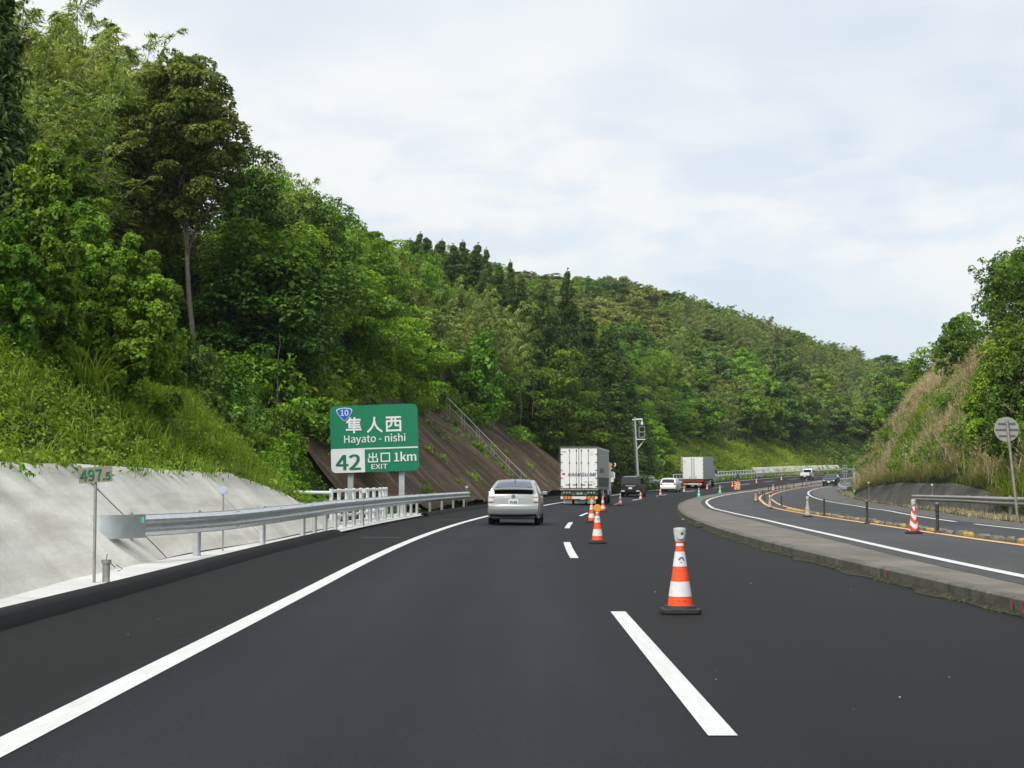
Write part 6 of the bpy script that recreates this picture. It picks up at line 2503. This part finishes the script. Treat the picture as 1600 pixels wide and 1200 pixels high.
def put_shrub(k, loc, sc, rz, label, group):
    if shrub_src[k] is None:
        shrub_src[k] = plant('shrub', label, 'shrub', SH[k][0], SH[k][1], loc, rz, sc, group, 'stem', 'foliage')
    else:
        replant(shrub_src[k], label, loc, rz, sc, group)


rs = np.random.default_rng(9)
LS = 'leafy green shrub along the top edge of the brown sprayed slope'
for k in range(90):                                   # along the top of the cutting
    s = rs.uniform(64, 152)
    d = float(np.interp(s, RS, RV)) * (1.03 - .25 * rs.uniform() ** 3) + rs.uniform(-.6, 3.0)
    x, y, z = left_pt(s, d)
    f = rs.uniform(.7, 1.5)
    put_shrub(int(rs.choice(4, p=[.4, .25, .15, .2])), (x, y, z - .2), (f * 1.2, f * 1.2, f), rs.uniform(0, 6.28), LS, 'shrubs along the top of the brown slope')
for k in range(74):                                   # the gully between the pale wall and the brown slope
    s = rs.uniform(45.5, 68)
    d = rs.uniform(1.2, 9) if s < 60 else rs.uniform(2.2, 9)
    x, y, z = left_pt(s, d)
    f = rs.uniform(.55, 1.1)
    if s < 63.5 and 462 < pix(x, y, z)[0] < 675:
        continue
    put_shrub(int(rs.choice(4, p=[.35, .15, .4, .1])), (x, y, z - .15), (f, f, f), rs.uniform(0, 6.28), 'leafy shrub in the gully behind the white railing, left of the exit sign', 'shrubs in the gully by the exit sign')
for k in range(26):                                   # forest edge by the road before the camera pole
    s = rs.uniform(151, 166) if k % 2 else rs.uniform(188, 206)
    d = rs.uniform(1.5, 6)
    x, y, z = left_pt(s, d)
    f = rs.uniform(1.1, 2.0)
    put_shrub(int(rs.choice([0, 2])), (x, y, z - .2), (f, f, f), rs.uniform(0, 6.28), 'dark shrub at the forest edge beside the far guardrail', 'shrubs at the forest edge by the far guardrail')
for k in range(84):                                   # right bank
    s = rs.uniform(48, 178)
    d = rs.uniform(1.0, 6.5)
    x, y, z = right_pt(s, d)
    f = rs.uniform(.6, 1.35) * (1.15 - .06 * d)
    put_shrub(int(rs.choice(4, p=[.4, .3, .18, .12])), (x, y, z - .1), (f, f, f), rs.uniform(0, 6.28), 'green shrub among the dry grass on the right bank', 'shrubs on the right bank')

# ------------------------------------------------------------------ grass and undergrowth nobody could count


def blades(rng, P0, ln, wd, lean, dirs=None):
    """Arching three-step blades; returns leaf quads."""
    n = len(P0)
    a = rng.uniform(0, 6.28, n)
    out = np.stack([np.cos(a), np.sin(a), np.zeros(n)], 1)
    if dirs is not None:
        out = unit(out + dirs)
    L = ln * rng.uniform(.5, 1.2, n)
    ls = lean * rng.uniform(.3, 1.3, n)
    side = np.stack([-out[:, 1], out[:, 0], np.zeros(n)], 1)
    rows_ = []
    for f, w in ((0, .7), (.4, 1.0), (.75, .75), (1.0, .08)):
        p = P0 + out * (L * ls * f * f)[:, None] + np.array([0, 0, 1]) * (L * (f - .38 * ls * f * f))[:, None]
        rows_.append((p - side * wd * w * .5, p + side * wd * w * .5))
    q = np.empty((n, 3, 4, 3))
    for i in range(3):
        q[:, i, 0], q[:, i, 1], q[:, i, 2], q[:, i, 3] = rows_[i][0], rows_[i][1], rows_[i + 1][1], rows_[i + 1][0]
    return q.reshape(-1, 3), 3


def vn(a, b):
    return np.array([vnoise(x, y) for x, y in zip(a, b)])


rng = np.random.default_rng(21)


def wall_top(s):
    return float(np.interp(s, [-10, 15, 28, 37, 41, 44.5], [1.75, 1.62, 1.58, 1.5, 1.0, .06])) if s < 44.5 else 0.0


# left bank: grass tufts and low leafy plants, some hanging over the wall's edge
lvg, lvb = Leaves(), Leaves()
tp, td = [], []
for k in range(8200):
    s = 8 + 42 * rng.uniform() ** .8
    d = wall_top(s) + gully(min(s, 40)) + rng.uniform(-.10, 8.5)
    if s > 44 and d < 1.0:
        continue
    tp.append(left_pt(s, d, -.03) if d > wall_top(s) + gully(min(s, 40)) else (left_pt(s, d)[0] + .1, left_pt(s, d)[1], left_pt(s, d)[2] + .1))
    td.append((s, d))
tp, td = np.array(tp), np.array(td)
kindv = vn(td[:, 0] * .35, td[:, 1] * .4) + .25 * rng.normal(size=len(tp))
isg = kindv < -.05
g = np.repeat(tp[isg], 12, 0) + rng.normal(0, .14, (isg.sum() * 12, 3)) * [1, 1, .2]
v, m_ = blades(rng, g, .48, .014, .9, np.array([.5, -.2, 0]))
lvg.add(v, np.repeat(np.repeat(rng.uniform(.25, .8, isg.sum()), 12) + rng.normal(0, .15, len(g)), m_))
me = lvg.mesh('bank_grass', L_GRASS)
tag(link('bank_grass', me), 'long fresh green grass on the bank above the pale concrete slope', 'grass', None, 'stuff')
B = tp[~isg]
puffs(rng, lvb, B + np.array([0, 0, .12]), rng.uniform(.16, .38, len(B)), 20, .085, .05, .9, .45, shell=.3)
me = lvb.mesh('bank_undergrowth', L_GRASS)
tag(link('bank_undergrowth', me), 'low leafy undergrowth on the bank above the pale concrete slope', 'undergrowth', None, 'stuff')
# bigger clumps of arching grass on that bank
for k, (s, d) in enumerate(((34, 5.2), (36, 4.4), (30, 5.6), (38, 3.6), (33, 3.6), (27, 5.8), (40, 5.0), (36.5, 6.0))):
    lt = Leaves()
    P0 = np.array([left_pt(s + rng.normal(0, .15), d + rng.normal(0, .15)) for _ in range(90)]) - np.array(left_pt(s, d))
    v, m_ = blades(rng, P0, 1.15, .022, 1.0, np.array([.4, -.2, 0]))
    lt.add(v, np.repeat(rng.uniform(.3, .9, 90), m_))
    o = link('grass_clump', lt.mesh('grass_clump', L_GRASS))
    o.location = left_pt(s, d)
    tag(o, 'tall arching clump of grass on the green bank above the pale slope', 'grass clump', 'arching grass clumps on the green bank')
# trailing vines over the wall
lt = Leaves()
for s, L in ((13.2, .5), (14.1, .9), (16.8, .7), (18.4, .95), (19.0, .5), (22.5, .4), (25.5, .45), (29, .3), (31.5, .35), (21.0, .3), (27, .35), (34, .3)):
    n = int(90 * L)
    f = rng.uniform(0, 1, n)
    pts = []
    for q in f:
        dd = wall_top(s) - L * q + .1
        x, y = XY(s + .10 * rng.normal() + .25 * q, lane(s) - EDGE - dd - gully(s))
        pts.append((x + .14, y, surf(s, -6.6) + dd + .13))
    lt.add(leaf_arrays(rng, np.array(pts), np.tile([.6, -.3, .7], (n, 1)) + .4 * rng.normal(size=(n, 3)), .08, .06, np.tile([.5, 0, -.6], (n, 1))), rng.uniform(.2, .9, n))
tag(link('wall_vines', lt.mesh('wall_vines', L_VINE)), 'trailing vine leaves hanging over the top of the pale concrete slope', 'vines', None, 'stuff')

# the hill's undergrowth: leafy mounds filling the ground between trees
lu = [Leaves(), Leaves(), Leaves()]
C = [[], [], []]
for k in range(15000):
    s = 44 + 300 * rng.uniform() ** 1.7
    d = .3 + 34 * rng.uniform() ** 1.3 * (1 + s / 300)
    hr = float(np.interp(s, RS, RV))
    if hr * 1.02 > d - (.4 if s < 70 else 0) or (s < 60 and d < 1.3):
        if not (hr > 1 and d > .3 and vnoise(s * .13, d * .34 + 4) + .35 * vnoise(s * .5, d) + .22 * (d / hr - .6) > .20):
            continue
    grassy = (155 < s < 188 or 207 < s < 312) and d < 9.5
    C[0 if grassy else int(rng.choice([1, 2], p=[.62, .38]))].append((*left_pt(s, d), s))  # darker-leaved mounds are mixed in at random
for i, (mm, nm, lab, nl) in enumerate(((L_GRASS, 'cutting_grass', 'green weeds covering the cut slopes beside the far road', 34), (L_BROAD, 'hillside_undergrowth', 'leafy undergrowth between the trees on the left hill', 16), (L_DARK, 'dark_undergrowth', 'dark undergrowth between the trees on the left hill', 16))):
    A = np.array(C[i])
    sz = np.clip(A[:, 3] / 150, .35, 2.2)
    if i == 0:
        A = np.repeat(A, 3, 0) + np.concatenate([rng.normal(0, 1.0, (len(A) * 3, 2)), np.zeros((len(A) * 3, 2))], 1)
        for q in range(len(A)):
            s_, o_ = so(A[q, 0], A[q, 1])
            A[q, 2] = left_z(s_, -(o_ - lane(s_)) - EDGE)
        sz = np.clip(A[:, 3] / 260, .3, 1.2)
    for lo, hi in ((0, .6), (.6, 1.1), (1.1, 9)):
        mk_ = (sz >= lo) & (sz < hi)
        if mk_.sum() == 0:
            continue
        z_ = sz[mk_]
        tn = None if i else .5 + .9 * vn(A[mk_][:, 0] * .16, A[mk_][:, 1] * .07)
        puffs(rng, lu[i], A[mk_][:, :3] + np.stack([0 * z_, 0 * z_, .25 * z_], 1), (.55 if i else .5) * z_ * rng.uniform(.7, 1.5, len(z_)), nl, .26 * z_.mean(), .15 * z_.mean(), .8, .5, shell=.4, tint0=tn)
    tag(link(nm, lu[i].mesh(nm, mm)), lab, 'undergrowth', None, 'stuff')

# tufts rooted in the brown slope
LT = 'small green weed tuft rooted in the brown sprayed slope'
tuft = None
for k in range(60):
    s = rng.uniform(62, 146)
    H = float(np.interp(s, RS, RV))
    d = H * rng.uniform(.05, .95)
    x, y, z = left_pt(s, d)
    if tuft is None:
        lt = Leaves()
        v, m_ = blades(rng, rng.normal(0, .16, (60, 3)) * [1, 1, .1], .6, .03, 1.0)
        lt.add(v, np.repeat(rng.uniform(.3, .95, 60), m_))
        puffs(rng, lt, rng.normal(0, .22, (6, 3)) * [1, 1, .5], np.full(6, .16), 16, .13, .08, .9, .4)
        tuft = c = link('weed_tuft', lt.mesh('weed_tuft', L_GRASS))
    else:
        c = tuft.copy()
        COL.objects.link(c)
    f = rng.uniform(.5, 1.25)
    c.location, c.scale, c.rotation_euler = (x + .1, y, z + .1), (f, f, f), (0, 0, rng.uniform(0, 6.28))
    tag(c, LT, 'weed', 'weed tufts on the brown slope')

# right bank: dry pampas grass in patches, green grass between
ld, lg2 = Leaves(), Leaves()
P0, key = [], []
for k in range(11000):
    s = 44 + 152 * rng.uniform()
    wallh = .62 * float(np.interp(s, [70, 80, 95, 120, 140, 152], [.0, 1.2, 1.8, 1.9, 1.3, .0]))
    d = wallh + .15 + rng.uniform(0, 1) ** .8 * 8.5
    P0.append(right_pt(s, d, .0))
    key.append((s, d))
P0, key = np.array(P0), np.array(key)
dry = vn(key[:, 0] * .13, key[:, 1] * .35) + .5 * vn(key[:, 0] * .5, key[:, 1] * .9) + .12 * rng.normal(size=len(P0)) > -.09
for sel, lv, n, L, w in ((dry, ld, 11, 1.5, .022), (~dry, lg2, 11, 1.15, .03)):
    Q = np.repeat(P0[sel], n, 0) + rng.normal(0, .22, (sel.sum() * n, 3)) * [1, 1, .1]
    v, m_ = blades(rng, Q, L, w, .8, np.array([-.35, -.1, 0]))
    lv.add(v, np.repeat(np.repeat(rng.uniform(.15, .85, sel.sum()), n) + rng.normal(0, .18, len(Q)), m_))
# stems bent down over the top of the dark concrete
hs = np.random.default_rng(31)
HP = []
for s in 71 + 82 * hs.uniform(0, 1, 1500):
    if vnoise(s * .45, 3.3) + .5 * vnoise(s * 1.4, 8) < .02:
        continue
    wallh = float(np.interp(s, [70, 80, 95, 120, 140, 152], [.05, 1.2, 1.8, 1.9, 1.3, .05])) * .6
    HP.append(right_pt(s, wallh * hs.uniform(.85, 1.2) + .05, .12))
HP = np.repeat(np.array(HP), 5, 0) + hs.normal(0, .15, (len(HP) * 5, 3)) * [1, 1, .2]
for lv, sl in ((ld, slice(0, None, 2)), (lg2, slice(1, None, 2))):
    v, m_ = blades(hs, HP[sl], .95, .025, 1.35, np.array([-1.6, -.2, 0]))
    lv.add(v, np.repeat(hs.uniform(.1, .8, len(HP[sl])), m_))
# feathery seed heads
Q = P0[dry]
top = Q + np.stack([rng.normal(-.15, .25, len(Q)), rng.normal(0, .25, len(Q)), rng.uniform(1.0, 1.7, len(Q))], 1)
Q2 = np.repeat(top, 7, 0) + rng.normal(0, .07, (len(top) * 7, 3)) * [1, 1, 2]
ld.add(leaf_arrays(rng, Q2, rng.normal(size=(len(Q2), 3)) * [1, 1, .2], .22, .025, np.tile([-.5, 0, .6], (len(Q2), 1))), rng.uniform(.5, 1, len(Q2)))
tag(link('dry_grass', ld.mesh('dry_grass', L_DRY)), 'tan dry pampas grass on the right bank', 'grass', None, 'stuff')
puffs(rng, lg2, P0[~dry][::2] + np.array([0, 0, .3]), rng.uniform(.25, .6, len(P0[~dry][::2])), 16, .17, .10, .8, .45, shell=.3)
tag(link('right_bank_grass', lg2.mesh('right_bank_grass', L_GRASS)), 'green grass and weeds between the dry grass on the right bank', 'grass', None, 'stuff')
# weeds at the foot of the far right guardrail and under the near one
lt = Leaves()
F = np.array([rd(s, rside_o(s) + rng.uniform(.3, 1.6), OPPZ) for s in rng.uniform(44, 175, 900)])
F = np.repeat(F, 8, 0) + rng.normal(0, .12, (len(F) * 8, 3)) * [1, 1, .05]
v, m_ = blades(rng, F, .28, .02, 1.0)
lt.add(v, np.repeat(rng.uniform(0, 1, len(F)), m_))
tag(link('verge_grass', lt.mesh('verge_grass', L_DRY)), 'short dry grass and litter along the foot of the right bank', 'grass', None, 'stuff')
# weeds along the median kerb
lt = Leaves()
F = np.array([rd(s, kerb_o(s) + rng.uniform(-.12, .0), .0) for s in 14 + 66 * rng.uniform(0, 1, 420) ** 1.2])
F = np.repeat(F, 5, 0) + rng.normal(0, .035, (len(F) * 5, 3)) * [1, 1, .02]
v, m_ = blades(rng, F, .055, .008, 1.2)
lt.add(v, np.repeat(rng.uniform(0, .8, len(F)), m_))
tag(link('kerb_weeds', lt.mesh('kerb_weeds', L_OLIVE)), 'tiny weeds and moss along the foot of the median kerb', 'weeds', None, 'stuff')
# leafless pale stems in the shaded forest and a snapped trunk
rt = np.random.default_rng(4)
first = None
for k, (px, Y, yb, yt) in enumerate(((815, 142, 640, 575), (832, 143, 640, 570), (432, 60, 600, 520))):
    ppm = FPX / Y
    b = MB()
    x0, z0, z1 = (px - 800) / ppm, CAMH + (760 - yb) / ppm, CAMH + (760 - yt) / ppm
    limb(b, (0, 0, -.8), (rt.normal(0, .25), rt.normal(0, .2), z1 - z0),   .05 if Y > 100 else .03, .03 if Y > 100 else .015, M_BARK, rt, 6, 6, .04)
    o = b.build('bare_trunk', smooth=60)
    o.location = (x0, Y, z0)
    tag(o, 'thin bare stem in the dark gap of the forest above the brown slope' if Y > 100 else 'thin hanging bare stem in the dark forest near the pale trunk', 'bare trunk', 'bare stems in the forest above the brown slope' if Y > 100 else 'bare stems near the pale trunk')

# ------------------------------------------------------------------ HAZE: the thin summer air between the camera and the far hill
hm = bpy.data.materials.new('haze')
hm.use_nodes = True
hn = hm.node_tree.nodes
hn.clear()
ho = hn.new('ShaderNodeOutputMaterial')
hv = hn.new('ShaderNodeVolumePrincipled')
hv.inputs['Color'].default_value = (.90, .94, .97, 1)
hv.inputs['Density'].default_value = .00013
hv.inputs['Anisotropy'].default_value = .2
hm.node_tree.links.new(hv.outputs['Volume'], ho.inputs['Volume'])
hz = MB().box((175, 490, 62), (1670, 1240, 131), hm).build('haze')
hz['kind'] = 'stuff'
hz['label'] = 'thin pale summer haze in front of the far hill'
scn.cycles.volume_bounces = 0
